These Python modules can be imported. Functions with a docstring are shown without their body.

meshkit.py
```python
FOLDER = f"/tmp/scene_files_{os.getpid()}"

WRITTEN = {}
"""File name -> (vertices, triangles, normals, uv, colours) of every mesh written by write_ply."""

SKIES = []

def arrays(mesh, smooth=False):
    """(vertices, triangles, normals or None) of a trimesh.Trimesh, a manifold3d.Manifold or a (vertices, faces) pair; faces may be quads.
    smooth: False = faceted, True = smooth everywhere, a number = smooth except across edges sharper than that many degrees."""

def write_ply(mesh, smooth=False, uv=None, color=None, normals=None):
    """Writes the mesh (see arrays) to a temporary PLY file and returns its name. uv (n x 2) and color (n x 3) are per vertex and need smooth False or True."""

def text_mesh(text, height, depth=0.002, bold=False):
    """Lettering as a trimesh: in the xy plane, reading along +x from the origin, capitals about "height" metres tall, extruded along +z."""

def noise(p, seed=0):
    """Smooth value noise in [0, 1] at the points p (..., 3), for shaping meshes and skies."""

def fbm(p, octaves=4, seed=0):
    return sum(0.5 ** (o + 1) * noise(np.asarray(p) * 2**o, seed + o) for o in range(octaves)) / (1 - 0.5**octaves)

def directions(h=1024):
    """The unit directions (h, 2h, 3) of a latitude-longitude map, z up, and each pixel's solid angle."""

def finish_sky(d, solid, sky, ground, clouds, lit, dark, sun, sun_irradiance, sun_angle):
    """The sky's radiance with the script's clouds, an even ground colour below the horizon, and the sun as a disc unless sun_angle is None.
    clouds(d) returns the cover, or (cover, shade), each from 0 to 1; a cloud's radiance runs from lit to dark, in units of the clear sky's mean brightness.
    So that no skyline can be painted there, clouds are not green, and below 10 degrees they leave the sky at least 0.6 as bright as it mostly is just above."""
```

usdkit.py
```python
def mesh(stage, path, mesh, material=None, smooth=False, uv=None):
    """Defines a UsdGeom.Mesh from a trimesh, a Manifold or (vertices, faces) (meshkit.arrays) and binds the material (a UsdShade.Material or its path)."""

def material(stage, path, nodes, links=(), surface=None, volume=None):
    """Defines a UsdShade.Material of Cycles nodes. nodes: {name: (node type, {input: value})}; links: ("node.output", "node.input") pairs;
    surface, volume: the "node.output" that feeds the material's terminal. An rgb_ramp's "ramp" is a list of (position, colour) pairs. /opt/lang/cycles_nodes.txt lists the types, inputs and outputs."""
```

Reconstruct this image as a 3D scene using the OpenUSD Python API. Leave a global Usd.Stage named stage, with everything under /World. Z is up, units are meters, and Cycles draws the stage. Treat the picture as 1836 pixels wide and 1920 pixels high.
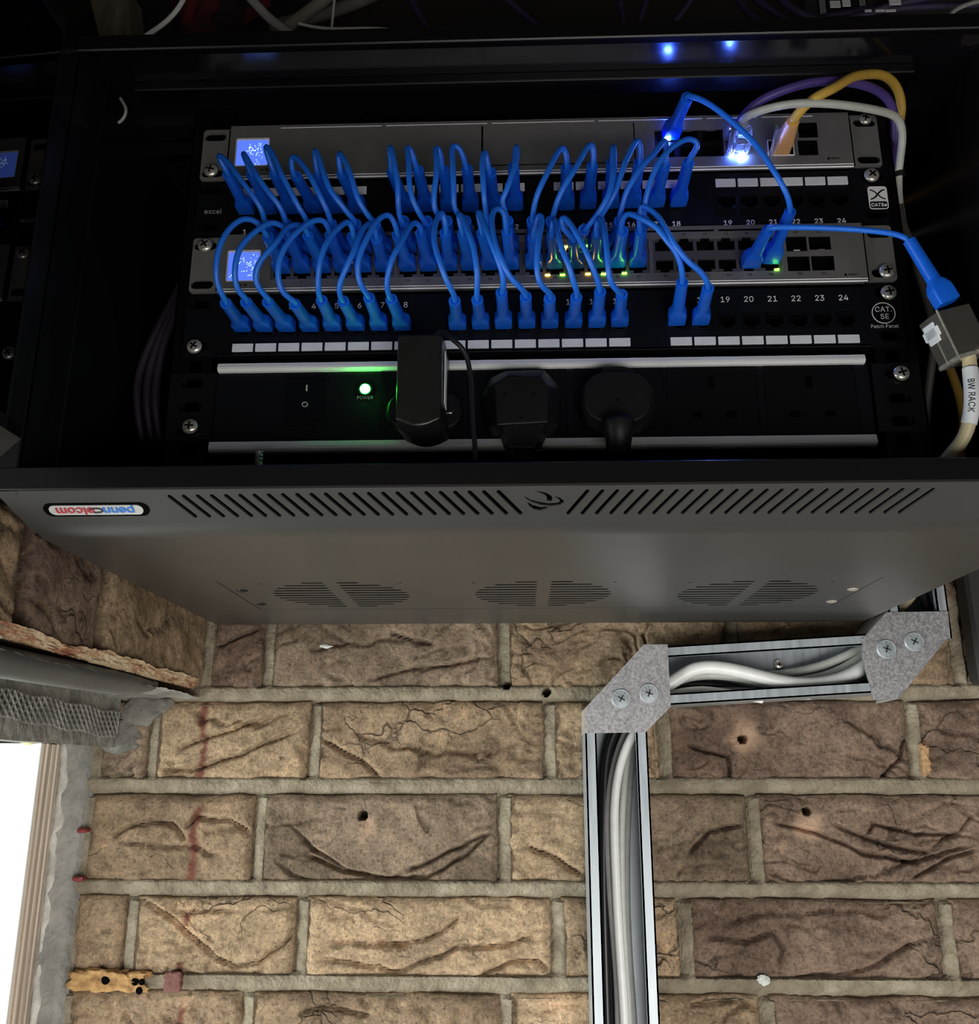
import math, random
import numpy as np, trimesh, usdkit, meshkit
import manifold3d as m3
from shapely.geometry import Polygon, Point, box as sbox, LineString
from shapely.ops import unary_union
from shapely import affinity
from pxr import Usd, UsdGeom, UsdLux, UsdShade, Gf, Sdf, Vt

stage = Usd.Stage.CreateInMemory()
UsdGeom.SetStageUpAxis(stage, 'Z'); UsdGeom.SetStageMetersPerUnit(stage, 1.0)
UsdGeom.Xform.Define(stage, '/World'); UsdGeom.Scope.Define(stage, '/World/Looks')
random.seed(7); rng = np.random.default_rng(7)

# ------------------------------------------------------------------ camera
F = 1752.4; CAM = np.array([-.0140, -.5717, -.4087]); YAW, PIT, ROL = -.0341, .2750, .0003
cy, sy, cp, sp = math.cos(YAW), math.sin(YAW), math.cos(PIT), math.sin(PIT)
fw = np.array([sy*cp, cy*cp, sp]); rt = np.array([cy, -sy, 0]); up = np.cross(rt, fw)
rt, up = math.cos(ROL)*rt + math.sin(ROL)*up, -math.sin(ROL)*rt + math.cos(ROL)*up
cam = UsdGeom.Camera.Define(stage, '/World/camera')
M4 = Gf.Matrix4d(*[float(v) for v in (*rt, 0, *up, 0, *(-fw), 0, *CAM, 1)])
cam.AddTransformOp().Set(M4)
cam.CreateHorizontalApertureAttr(36.0); cam.CreateVerticalApertureAttr(36.0*1920/1836)
cam.CreateFocalLengthAttr(36.0*F/1836); cam.CreateClippingRangeAttr((.02, 100))
cam.CreateExposureAttr(0.0)

def at(px, py, **k):
    """point of the place seen at a pixel of the photograph, on the plane x=, y= or z="""
    d = fw + rt*(px-918)/F - up*(py-960)/F
    (ax, v), = k.items(); i = 'xyz'.index(ax)
    return CAM + d*(v-CAM[i])/d[i]

# ------------------------------------------------------------------ light
def rect(name, pos, target, w, h, power, color):
    l = UsdLux.RectLight.Define(stage, '/World/'+name)
    l.CreateWidthAttr(w); l.CreateHeightAttr(h); l.CreateIntensityAttr(power); l.CreateColorAttr(Gf.Vec3f(*color))
    z = np.array(pos, float)-np.array(target, float); z /= np.linalg.norm(z)
    x = np.cross([0, 0, 1], z); x /= np.linalg.norm(x); y = np.cross(z, x)
    l.AddTransformOp().Set(Gf.Matrix4d(*[float(v) for v in (*x, 0, *y, 0, *z, 0, *pos, 1)]))
    return l
rect('daylight_doorway', (.42, -2.0, -1.25), (.42, 0, -1.25), 1.3, 1.6, 8.6, (1, .985, .95))
rect('daylight_window', (-1.30, -.25, -1.0), (0, -.25, -1.0), .95, 1.15, 10.0, (.93, 1, .97))
dome = UsdLux.DomeLight.Define(stage, '/World/sky'); dome.CreateIntensityAttr(.02); dome.CreateColorAttr(Gf.Vec3f(.8, .9, 1))

# ------------------------------------------------------------------ materials
LK = '/World/Looks/'
def pmat(name, base, rough=.5, metal=0., spec=.5, bump=None, **kw):
    n = {'p': ('principled_bsdf', {'base_color': base, 'roughness': rough, 'metallic': metal, 'specular_ior_level': spec, **kw})}
    l = []
    if bump:
        sc, st, dist = bump
        n['tc'] = ('geometry', {}); n['nz'] = ('noise_texture', {'scale': sc, 'detail': 3.0})
        n['b'] = ('bump', {'strength': st, 'distance': dist})
        l += [('tc.position', 'nz.vector'), ('nz.fac', 'b.height'), ('b.normal', 'p.normal')]
    return usdkit.material(stage, LK+name, n, l, surface='p.BSDF')
def nmat(name, stops, scale, rough=.5, metal=0., spec=.5, detail=5., bump=None, squash=(1, 1, 1), rr=None, **kw):
    """principled with a noise colour ramp (and roughness range rr)"""
    n = {'tc': ('geometry', {}), 'mp': ('mapping', {'scale': squash}), 'nz': ('noise_texture', {'scale': scale, 'detail': detail, 'roughness': .6}),
         'rp': ('rgb_ramp', {'ramp': stops}), 'p': ('principled_bsdf', {'roughness': rough, 'metallic': metal, 'specular_ior_level': spec, **kw})}
    l = [('tc.position', 'mp.vector'), ('mp.vector', 'nz.vector'), ('nz.fac', 'rp.fac'), ('rp.color', 'p.base_color')]
    if rr:
        n['mr'] = ('map_range', {'from_min': .3, 'from_max': .7, 'to_min': rr[0], 'to_max': rr[1]}); l += [('nz.fac', 'mr.value'), ('mr.result', 'p.roughness')]
    if bump:
        n['n2'] = ('noise_texture', {'scale': bump[0], 'detail': 4.0}); n['b'] = ('bump', {'strength': bump[1], 'distance': bump[2]})
        l += [('tc.position', 'n2.vector'), ('n2.fac', 'b.height'), ('b.normal', 'p.normal')]
    return usdkit.material(stage, LK+name, n, l, surface='p.BSDF')
def emat(name, color, strength):
    return usdkit.material(stage, LK+name, {'e': ('emission', {'color': color, 'strength': strength})}, [], surface='e.emission')

def brickmat(name, dark, mid, light, at0, k):
    n = {'g': ('geometry', {}), 'mp': ('mapping', {'location': (k*3.1, k*1.7, k*2.3)}),
         'n1': ('noise_texture', {'scale': 12., 'detail': 6., 'roughness': .6, 'distortion': .3}),
         'n2': ('noise_texture', {'scale': 330., 'detail': 5., 'roughness': .75}),
         'n3': ('noise_texture', {'scale': 75., 'detail': 7., 'roughness': .72, 'distortion': .3}),
         'nd': ('noise_texture', {'scale': 13., 'detail': 4., 'roughness': .6}), 'vm': ('vector_math', {'math_type': 'multiply_add', 'vector2': (.10, .10, .10)}),
         'm2': ('mapping', {'scale': (1., 1., 2.1)}), 'vo': ('voronoi_texture', {'feature': 'distance_to_edge', 'scale': 15.}),
         'mc': ('map_range', {'from_min': 0., 'from_max': .045, 'to_min': 1., 'to_max': 0., 'clamp': True}),
         'nm': ('noise_texture', {'scale': 9., 'detail': 2.}), 'mm': ('map_range', {'from_min': .56, 'from_max': .68, 'to_min': 0., 'to_max': 1., 'clamp': True}),
         'cr': ('math', {'math_type': 'multiply'}), 'ck': ('mix_color', {'b': (.06, .045, .034)}), 'cf': ('math', {'math_type': 'multiply', 'value2': .6}),
         'rp': ('rgb_ramp', {'ramp': [(at0-.12, dark), (at0+.02, mid), (at0+.12, mid), (at0+.24, light)]}),
         'r2': ('rgb_ramp', {'ramp': [(.30, (.30, .28, .27)), (.46, (.92, .92, .92)), (.60, (1.15, 1.14, 1.12)), (.74, (1.95, 1.88, 1.8))]}),
         'r3': ('rgb_ramp', {'ramp': [(.32, (.62, .60, .58)), (.5, (1., 1., 1.)), (.7, (1.28, 1.24, 1.18))]}),
         'mx': ('mix_color', {'blend_type': 'multiply', 'fac': 1., 'use_clamp': False}), 'my': ('mix_color', {'blend_type': 'multiply', 'fac': 1., 'use_clamp': False}),
         'ad': ('attribute', {'attribute': 'dust'}), 'ar': ('attribute', {'attribute': 'paint'}),
         'md': ('mix_color', {'b': (.66, .44, .30)}), 'mr': ('mix_color', {'b': (.17, .055, .04)}),
         'h': ('math', {'math_type': 'multiply_add', 'value2': .40}), 'h2': ('math', {'math_type': 'multiply_add', 'value2': -.9}),
         'b': ('bump', {'strength': .9, 'distance': .0042}),
         'p': ('principled_bsdf', {'roughness': .9, 'specular_ior_level': .2})}
    l = [('g.position', 'mp.vector'), ('mp.vector', 'n1.vector'), ('mp.vector', 'n2.vector'), ('mp.vector', 'n3.vector'), ('n1.fac', 'rp.fac'), ('n2.fac', 'r2.fac'), ('n3.fac', 'r3.fac'),
         ('mp.vector', 'nd.vector'), ('nd.color', 'vm.vector1'), ('mp.vector', 'vm.vector3'), ('vm.vector', 'm2.vector'), ('m2.vector', 'vo.vector'), ('vo.distance', 'mc.value'),
         ('mp.vector', 'nm.vector'), ('nm.fac', 'mm.value'), ('mc.result', 'cr.value1'), ('mm.result', 'cr.value2'), ('cr.value', 'cf.value1'),
         ('rp.color', 'mx.a'), ('r2.color', 'mx.b'), ('mx.result', 'my.a'), ('r3.color', 'my.b'), ('my.result', 'ck.a'), ('cf.value', 'ck.fac'), ('ck.result', 'md.a'), ('ad.fac', 'md.fac'), ('md.result', 'mr.a'), ('ar.fac', 'mr.fac'),
         ('mr.result', 'p.base_color'), ('n2.fac', 'h.value1'), ('n3.fac', 'h.value3'), ('cr.value', 'h2.value1'), ('h.value', 'h2.value3'), ('h2.value', 'b.height'), ('b.normal', 'p.normal')]
    return usdkit.material(stage, LK+name, n, l, surface='p.BSDF')
BR = [brickmat('brick_brown', (0.215, 0.151, 0.100), (0.360, 0.258, 0.168), (0.580, 0.389, 0.232), .5, 1),
      brickmat('brick_tan', (0.255, 0.183, 0.118), (0.429, 0.311, 0.200), (0.661, 0.447, 0.273), .46, 2),
      brickmat('brick_buff', (0.290, 0.209, 0.137), (0.499, 0.360, 0.232), (0.731, 0.487, 0.302), .44, 3),
      brickmat('brick_grey', (0.191, 0.142, 0.100), (0.307, 0.230, 0.165), (0.487, 0.336, 0.215), .52, 4),
      brickmat('brick_plum', (0.174, 0.118, 0.089), (0.278, 0.195, 0.146), (0.452, 0.296, 0.197), .53, 5),
      brickmat('brick_umber', (0.165, 0.116, 0.088), (0.258, 0.183, 0.139), (0.418, 0.273, 0.186), .55, 6)]
MORTAR = nmat('mortar', [(.3, (.165, .136, .096)), (.5, (.255, .215, .153)), (.72, (.37, .32, .24))], 42., .9, spec=.2, detail=8., bump=(300., .8, .003))
PLASTER = nmat('grey_render', [(.3, (.17, .165, .15)), (.5, (.30, .29, .265)), (.75, (.44, .42, .385))], 26., .9, spec=.2, bump=(160., .9, .003))
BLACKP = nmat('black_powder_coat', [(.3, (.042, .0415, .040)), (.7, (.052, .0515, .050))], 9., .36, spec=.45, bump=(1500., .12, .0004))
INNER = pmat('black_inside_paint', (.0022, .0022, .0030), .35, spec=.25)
RIM = pmat('black_frame_paint', (.006, .006, .0068), .30, spec=.35)
PANEL = pmat('black_panel_paint', (.004, .0045, .006), .42, spec=.25)
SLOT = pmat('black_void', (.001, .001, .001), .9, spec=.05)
SWM = nmat('silver_grey_paint', [(.3, (.185, .182, .178)), (.7, (.22, .217, .212))], 60., .42, metal=.35, spec=.5)
EARM = nmat('ear_grey_paint', [(.3, (.21, .20, .19)), (.7, (.25, .24, .23))], 60., .42, metal=.35, spec=.5)
SWEDGE = pmat('bare_bright_edge', (.92, .92, .92), .3)
PORTM = pmat('port_grey_metal', (.20, .19, .185), .4, metal=.7)
JACK = pmat('black_jack_plastic', (.0032, .0032, .0038), .42, spec=.25)
WHITEL = nmat('white_label_card', [(.3, (.70, .72, .75)), (.7, (.78, .80, .83))], 80., .6)
INK = pmat('white_print', (.85, .85, .85), .6)
INKD = pmat('dark_print', (.02, .02, .02), .6)
ALU = nmat('brushed_aluminium', [(.3, (.82, .82, .82)), (.7, (.90, .90, .89))], 40., .36, metal=.08, squash=(.15, 6, 6), rr=(.28, .42))
CHROME = nmat('nickel_screw', [(.3, (.62, .58, .52)), (.7, (.85, .82, .75))], 300., .22, metal=.72, rr=(.16, .32))
ZINC = nmat('galvanised_steel', [(.25, (.27, .30, .32)), (.5, (.36, .39, .42)), (.75, (.44, .48, .51))], 60., .42, metal=.35, spec=.5, squash=(3, 3, .4), rr=(.34, .5))
ZINCP = nmat('mottled_zinc_plate', [(.30, (.24, .235, .24)), (.5, (.36, .35, .36)), (.70, (.50, .49, .50))], 420., .42, metal=.6, detail=7., rr=(.36, .55))
ZINCE = pmat('zinc_bright_edge', (.82, .85, .88), .3, metal=.7)
BLUE = nmat('blue_cable_sheath', [(.3, (.014, .150, .80)), (.7, (.018, .185, .90))], 90., .38, spec=.45, subsurface_weight=.12, subsurface_radius=(.2, .4, 1.), subsurface_scale=.002)
BOOT = nmat('blue_boot_plastic', [(.3, (.006, .115, .72)), (.7, (.008, .140, .80))], 120., .33, spec=.45, bump=(700., .1, .0004), subsurface_weight=.15, subsurface_radius=(.2, .4, 1.), subsurface_scale=.002)
BOOTC = pmat('translucent_blue_boot', (.03, .16, .62), .18, spec=.5, transmission_weight=.45, ior=1.4)
CLEAR = pmat('clear_plug_plastic', (.88, .93, 1.), .06, spec=.6, transmission_weight=.92, ior=1.45)
YEL = nmat('yellow_sheath', [(.3, (.62, .37, .06)), (.7, (.74, .47, .09))], 110., .4)
YELB = pmat('peach_boot', (.80, .42, .16), .45)
PURD = nmat('dusty_purple_sheath', [(.3, (.030, .018, .06)), (.7, (.045, .028, .085))], 110., .6)
PUR = nmat('purple_sheath', [(.3, (.085, .05, .24)), (.7, (.11, .065, .30))], 110., .4)
WHT = nmat('white_sheath', [(.3, (.52, .53, .48)), (.7, (.62, .63, .58))], 110., .42)
WHT2 = nmat('bright_white_sheath', [(.3, (.80, .80, .78)), (.7, (.88, .88, .86))], 110., .35)
GRY = nmat('grey_sheath', [(.3, (.30, .30, .29)), (.7, (.38, .38, .37))], 110., .45)
CREAM = nmat('cream_sheath', [(.3, (.52, .44, .25)), (.7, (.62, .53, .33))], 110., .45)
OCHRE = pmat('ochre_sheath', (.42, .25, .05), .5)
BLKC = pmat('black_sheath', (.012, .012, .014), .35)
BLKPL = nmat('black_plug_plastic', [(.3, (.0055, .0055, .006)), (.7, (.0075, .0075, .008))], 90., .48, spec=.3, bump=(900., .12, .0005))
ADAPT = nmat('black_adapter_plastic', [(.3, (.010, .0105, .010)), (.7, (.014, .0145, .014))], 90., .3, spec=.5, bump=(1400., .18, .0005))
SCREEN = emat('lit_blue_screen', (.10, .19, .86), 1.15)
DOTS = emat('lit_pale_dots', (.50, .78, 1.), 1.7)
GREENE = emat('green_power_led', (.008, 1., .04), 130.)
LEDG = emat('green_port_led', (.16, 1., .02), 22.)
LEDY = emat('amber_port_led', (1., .48, .03), 22.)
LEDW = emat('white_port_led', (.16, .28, 1.), 1500.)
LEDB = emat('blue_port_led', (.06, .14, 1.), 900.)
TIMB = nmat('aged_timber', [(.3, (.10, .075, .05)), (.5, (.18, .14, .10)), (.75, (.26, .21, .15))], 40., .85, squash=(3, 3, .4), bump=(120., .6, .002))
PLY = nmat('plywood_edge', [(.25, (.24, .17, .14)), (.42, (.50, .40, .33)), (.55, (.66, .56, .46)), (.75, (.82, .74, .64))], 60., .75, squash=(1.2, 6., .06), bump=(160., .4, .0015))
WPAINT = pmat('white_gloss_paint', (.78, .81, .79), .45, bump=(30., .05, .002))
FILLER = nmat('chipped_filler', [(.3, (.42, .40, .36)), (.7, (.72, .69, .63))], 50., .85, bump=(120., .8, .003))
GREYBAR = nmat('grey_lintel_steel', [(.3, (.075, .08, .08)), (.5, (.13, .135, .135)), (.75, (.20, .205, .205))], 22., .5, metal=.2, squash=(1, .25, 1), bump=(90., .4, .0015))
LATH = nmat('rusty_lath', [(.3, (.16, .155, .145)), (.7, (.36, .345, .32))], 60., .7, metal=.2)
OLDW = nmat('splintered_brick_edge', [(.34, (.28, .085, .05)), (.43, (.45, .24, .14)), (.51, (.58, .43, .27)), (.72, (.72, .60, .43))], 48., .85, squash=(1, .5, 3), bump=(180., .8, .003))
REDP = pmat('red_plastic', (.24, .035, .035), .5)
REDB = nmat('red_paint_blob', [(.3, (.12, .045, .035)), (.7, (.20, .075, .06))], 60., .7)
ORANGE = nmat('orange_mortar_lump', [(.3, (.20, .10, .035)), (.5, (.40, .225, .085)), (.7, (.54, .34, .15))], 90., .9, bump=(150., .8, .003))
FLOORM = nmat('concrete_floor', [(.3, (.30, .27, .22)), (.7, (.38, .34, .28))], 3., .8)
WALLP = nmat('dark_painted_wall', [(.3, (.05, .045, .04)), (.7, (.07, .062, .055))], 4., .9)
WALLR = nmat('pale_painted_wall', [(.3, (.50, .48, .44)), (.7, (.56, .54, .50))], 4., .85)
CEILM = nmat('dark_ceiling_boards', [(.3, (.012, .010, .009)), (.7, (.03, .025, .02))], 8., .9)
REDC = nmat('red_check_cloth', [(.40, (.010, .003, .004)), (.50, (.085, .005, .006)), (.56, (.020, .004, .005)), (.62, (.11, .006, .007))], 26., .95, detail=1.)
NAVY = pmat('navy_cloth', (.012, .014, .024), .95)
DGREY = pmat('dark_grey_board', (.028, .027, .026), .6)
GLASS = usdkit.material(stage, LK+'tinted_door_glass', {'t': ('transparent_bsdf', {'color': (.02, .02, .02)}), 'g': ('glossy_bsdf', {'color': (1., 1., 1.), 'roughness': .012}),
        'f': ('fresnel', {'IOR': 1.55}), 'm': ('mix_closure', {})}, [('f.fac', 'm.fac'), ('t.BSDF', 'm.closure1'), ('g.BSDF', 'm.closure2')], surface='m.closure')
BADGEW = pmat('silver_badge', (.62, .62, .62), .3, metal=.4)
RESIN = usdkit.material(stage, LK+'clear_resin', {'t': ('transparent_bsdf', {'color': (.95, .95, .95)}), 'g': ('glossy_bsdf', {'color': (1., 1., 1.), 'roughness': .04}),
        'f': ('fresnel', {'IOR': 1.4}), 'm': ('mix_closure', {})}, [('f.fac', 'm.fac'), ('t.BSDF', 'm.closure1'), ('g.BSDF', 'm.closure2')], surface='m.closure')
PRED = pmat('red_print', (.42, .035, .05), .4); PBLU = pmat('blue_print', (.03, .17, .60), .4)

# ------------------------------------------------------------------ prim helpers
used = {}
def path_for(parent, name):
    k = (parent, name); n = used.get(k, 0); used[k] = n+1
    return f'{parent}/{name}' if n == 0 else f'{parent}/{name}_{n:03d}'
offs = {}
def tag(prim, label=None, cat=None, group=None, kind=None):
    for k, v in (('label', label), ('category', cat), ('group', group), ('kind', kind)):
        if v: prim.SetCustomDataByKey(k, v)
    return prim
def thing(name, label=None, cat=None, loc=(0, 0, 0), group=None, kind=None):
    p = path_for('/World', name); x = UsdGeom.Xform.Define(stage, p); x.AddTranslateOp().Set(Gf.Vec3d(*map(float, loc)))
    offs[p] = np.array(loc, float); tag(x.GetPrim(), label, cat, group, kind); return p
def obj(name, mesh, mat, parent=None, smooth=35, label=None, prim=None, **tags):
    """one Mesh prim; mesh is a trimesh in world coordinates, parent a path made by thing() or obj()"""
    if isinstance(mesh, list): mesh = trimesh.util.concatenate([tm(m) for m in mesh])
    mesh = tm(mesh)
    o = offs.get(parent, np.zeros(3))
    p = path_for(parent or '/World', name)
    if parent is None:
        o = np.array([*mesh.bounds.mean(0)[:2], mesh.bounds[0, 2]])
    mm = trimesh.Trimesh(mesh.vertices-o, mesh.faces, process=False)
    g = usdkit.mesh(stage, p, mm, mat, smooth=smooth)
    if parent is None: g.AddTranslateOp().Set(Gf.Vec3d(*map(float, o)))
    offs[p] = o
    for k, v in (prim or {}).items():
        UsdGeom.PrimvarsAPI(g).CreatePrimvar(k, Sdf.ValueTypeNames.FloatArray, 'vertex').Set(Vt.FloatArray.FromNumpy(np.asarray(v, np.float32)))
    if label: tag(g.GetPrim(), label)
    if tags: tag(g.GetPrim(), None, **tags)
    return p
def solo(name, mesh, mat, label, cat, group=None, **k):
    p = obj(name, mesh, mat, None, **k); tag(stage.GetPrimAtPath(p), label, cat, group); return p

# ------------------------------------------------------------------ mesh helpers
def tm(m):
    if isinstance(m, trimesh.Trimesh): return m
    if isinstance(m, list): return trimesh.util.concatenate([tm(x) for x in m])
    v, f, _ = meshkit.arrays(m); return trimesh.Trimesh(v, f, process=False)
def hull(pts):
    h = trimesh.convex.convex_hull(np.asarray(pts, float)); return h
def cbox(lo, hi, c=0.):
    """box with chamfered edges"""
    lo, hi = np.minimum(lo, hi).astype(float), np.maximum(lo, hi).astype(float)
    if c <= 0: b = trimesh.creation.box(hi-lo); b.apply_translation((lo+hi)/2); return b
    c = min(c, .45*(hi-lo).min()); pts = []
    for s in np.ndindex(2, 2, 2):
        k = np.where(s, hi, lo); d = np.where(s, -c, c)
        for a in range(3):
            q = k+d; q[a] = k[a]; pts.append(q)
    return hull(pts)
def rrect(x0, z0, x1, z1, r=0., n=5):
    if r <= 0: return sbox(x0, z0, x1, z1)
    return sbox(x0+r, z0+r, x1-r, z1-r).buffer(r, quad_segs=n)
def ext(poly, d):
    gs = getattr(poly, 'geoms', [poly])
    return trimesh.util.concatenate([trimesh.creation.extrude_polygon(g, d, engine='earcut') for g in gs])
XZ = np.array([[1, 0, 0, 0], [0, 0, -1, 0], [0, 1, 0, 0], [0, 0, 0, 1.]])
def plate(poly, yb, yf):
    """polygon in (x, z) standing from y=yb (back) forward to y=yf"""
    m = ext(poly, yb-yf); m.apply_transform(XZ); m.apply_translation((0, yb, 0)); return m
def frame(o, u, v):
    """4x4: local x->u, y->v, z->u x v at o"""
    u = np.array(u, float); u /= np.linalg.norm(u); v = np.array(v, float); v -= u*(u@v); v /= np.linalg.norm(v)
    T = np.eye(4); T[:3, 0], T[:3, 1], T[:3, 2], T[:3, 3] = u, v, np.cross(u, v), o; return T
def text(s, h, o, u=(1, 0, 0), v=(0, 0, 1), d=.0003, bold=False, center=True):
    m = meshkit.text_mesh(s, h, d, bold); b = m.bounds
    m.apply_translation((-(b[0, 0]+b[1, 0])/2 if center else 0, -h/2, 0)); m.apply_transform(frame(o, u, v)); return m
def spline(pts, n=40):
    """centripetal-ish Catmull-Rom, evenly resampled"""
    from scipy.interpolate import CubicSpline
    p = np.asarray(pts, float); t = np.r_[0, np.cumsum(np.linalg.norm(np.diff(p, axis=0), axis=1)**.6)]
    q = CubicSpline(t, p)(np.linspace(0, t[-1], 400)); s = np.r_[0, np.cumsum(np.linalg.norm(np.diff(q, axis=0), axis=1))]
    u = np.linspace(0, s[-1], n); return np.stack([np.interp(u, s, q[:, k]) for k in range(3)], 1)
def sweep(pts, sect, cap=True):
    """sweeps sections (k x 2, or one per point) along a path with parallel transport; returns mesh and frames"""
    p = np.asarray(pts, float); n = len(p)
    t = np.gradient(p, axis=0); t /= np.linalg.norm(t, axis=1, keepdims=True)+1e-12
    a = np.cross(t[0], [0, 0, 1.]); a = a if np.linalg.norm(a) > .2 else np.cross(t[0], [0, 1., 0]); a /= np.linalg.norm(a)
    A = []
    for i in range(n):
        a = a-t[i]*(a@t[i]); a /= np.linalg.norm(a); A.append(a)
    A = np.array(A); B = np.cross(t, A)
    S = np.asarray(sect, float)
    if S.ndim == 2: S = np.broadcast_to(S, (n, *S.shape))
    k = S.shape[1]
    v = (p[:, None]+S[..., :1]*A[:, None]+S[..., 1:]*B[:, None]).reshape(-1, 3)
    i, j = np.meshgrid(np.arange(n-1), np.arange(k), indexing='ij')
    q = np.stack([i*k+j, i*k+(j+1) % k, (i+1)*k+(j+1) % k, (i+1)*k+j], -1).reshape(-1, 4)
    f = np.vstack([q[:, [0, 1, 2]], q[:, [0, 2, 3]]])
    if cap:
        v = np.vstack([v, p[:1], p[-1:]]); c0, c1 = n*k, n*k+1; jj = np.arange(k)
        f = np.vstack([f, np.stack([(jj+1) % k, jj, np.full(k, c0)], 1), np.stack([(n-1)*k+jj, (n-1)*k+(jj+1) % k, np.full(k, c1)], 1)])
    return trimesh.Trimesh(v, f, process=False)
def circ(r, n=12):
    a = np.arange(n)*2*np.pi/n; return np.stack([r*np.cos(a), r*np.sin(a)], 1)
def tube(pts, r, n=12, m=40): return sweep(spline(pts, m), circ(r, n))
def lathe(prof, o, axis, n=20):
    """(radius, along) profile turned about axis at o"""
    ax = np.array(axis, float); ax /= np.linalg.norm(ax); a = np.cross(ax, [0.3, .2, 1.]); a /= np.linalg.norm(a); b = np.cross(ax, a)
    th = np.arange(n)*2*np.pi/n; ring = np.cos(th)[:, None]*a+np.sin(th)[:, None]*b
    v = np.array([np.array(o)+ax*h+r*ring[j] for r, h in prof for j in range(n)]); k = len(prof)
    i, j = np.meshgrid(np.arange(k-1), np.arange(n), indexing='ij')
    q = np.stack([i*n+j, i*n+(j+1) % n, (i+1)*n+(j+1) % n, (i+1)*n+j], -1).reshape(-1, 4)
    return trimesh.Trimesh(v, np.vstack([q[:, [0, 1, 2]], q[:, [0, 2, 3]]]), process=False)
def diff(a, *bs):
    def man(t): t = tm(t).copy(); t.merge_vertices(); return m3.Manifold(m3.Mesh(np.asarray(t.vertices, np.float32), np.asarray(t.faces, np.uint32)))
    r = man(a)
    for b in bs: r = r-man(b)
    return tm(r)
def ordinal(n): return ['', 'first', 'second', 'third', 'fourth', 'fifth', 'sixth', 'seventh', 'eighth', 'ninth', 'tenth', 'eleventh', 'twelfth', 'thirteenth', 'fourteenth', 'fifteenth', 'sixteenth', 'seventeenth', 'eighteenth'][n]

# ------------------------------------------------------------------ setting: room shell
WY = .33; LX = -.3205
def struct(name, mesh, mat, label): p = obj(name, mesh, mat, None, smooth=False, kind='structure'); tag(stage.GetPrimAtPath(p), label); return p
struct('floor', cbox((-1.5, -2.6, -2.15), (1.5, .5, -2.1)), FLOORM, 'bare concrete floor far below the cabinet')
struct('ceiling', cbox((-1.5, -2.6, .62), (1.5, .5, .66)), CEILM, 'dark boarded ceiling above the cabinet')
struct('wall_right', cbox((1.4, -2.6, -2.1), (1.45, .5, .62)), WALLR, 'dark wall on the right side')
DW = (-.45, 1.15, -.61)
struct('wall_front', [cbox((-1.5, -.90, DW[2]), (1.4, -.86, .62)), cbox((-1.5, -.90, -2.1), (DW[0], -.86, DW[2])), cbox((DW[1], -.90, -2.1), (1.4, -.86, DW[2]))], WALLP, 'dark wall with a low doorway behind the viewer')

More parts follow.
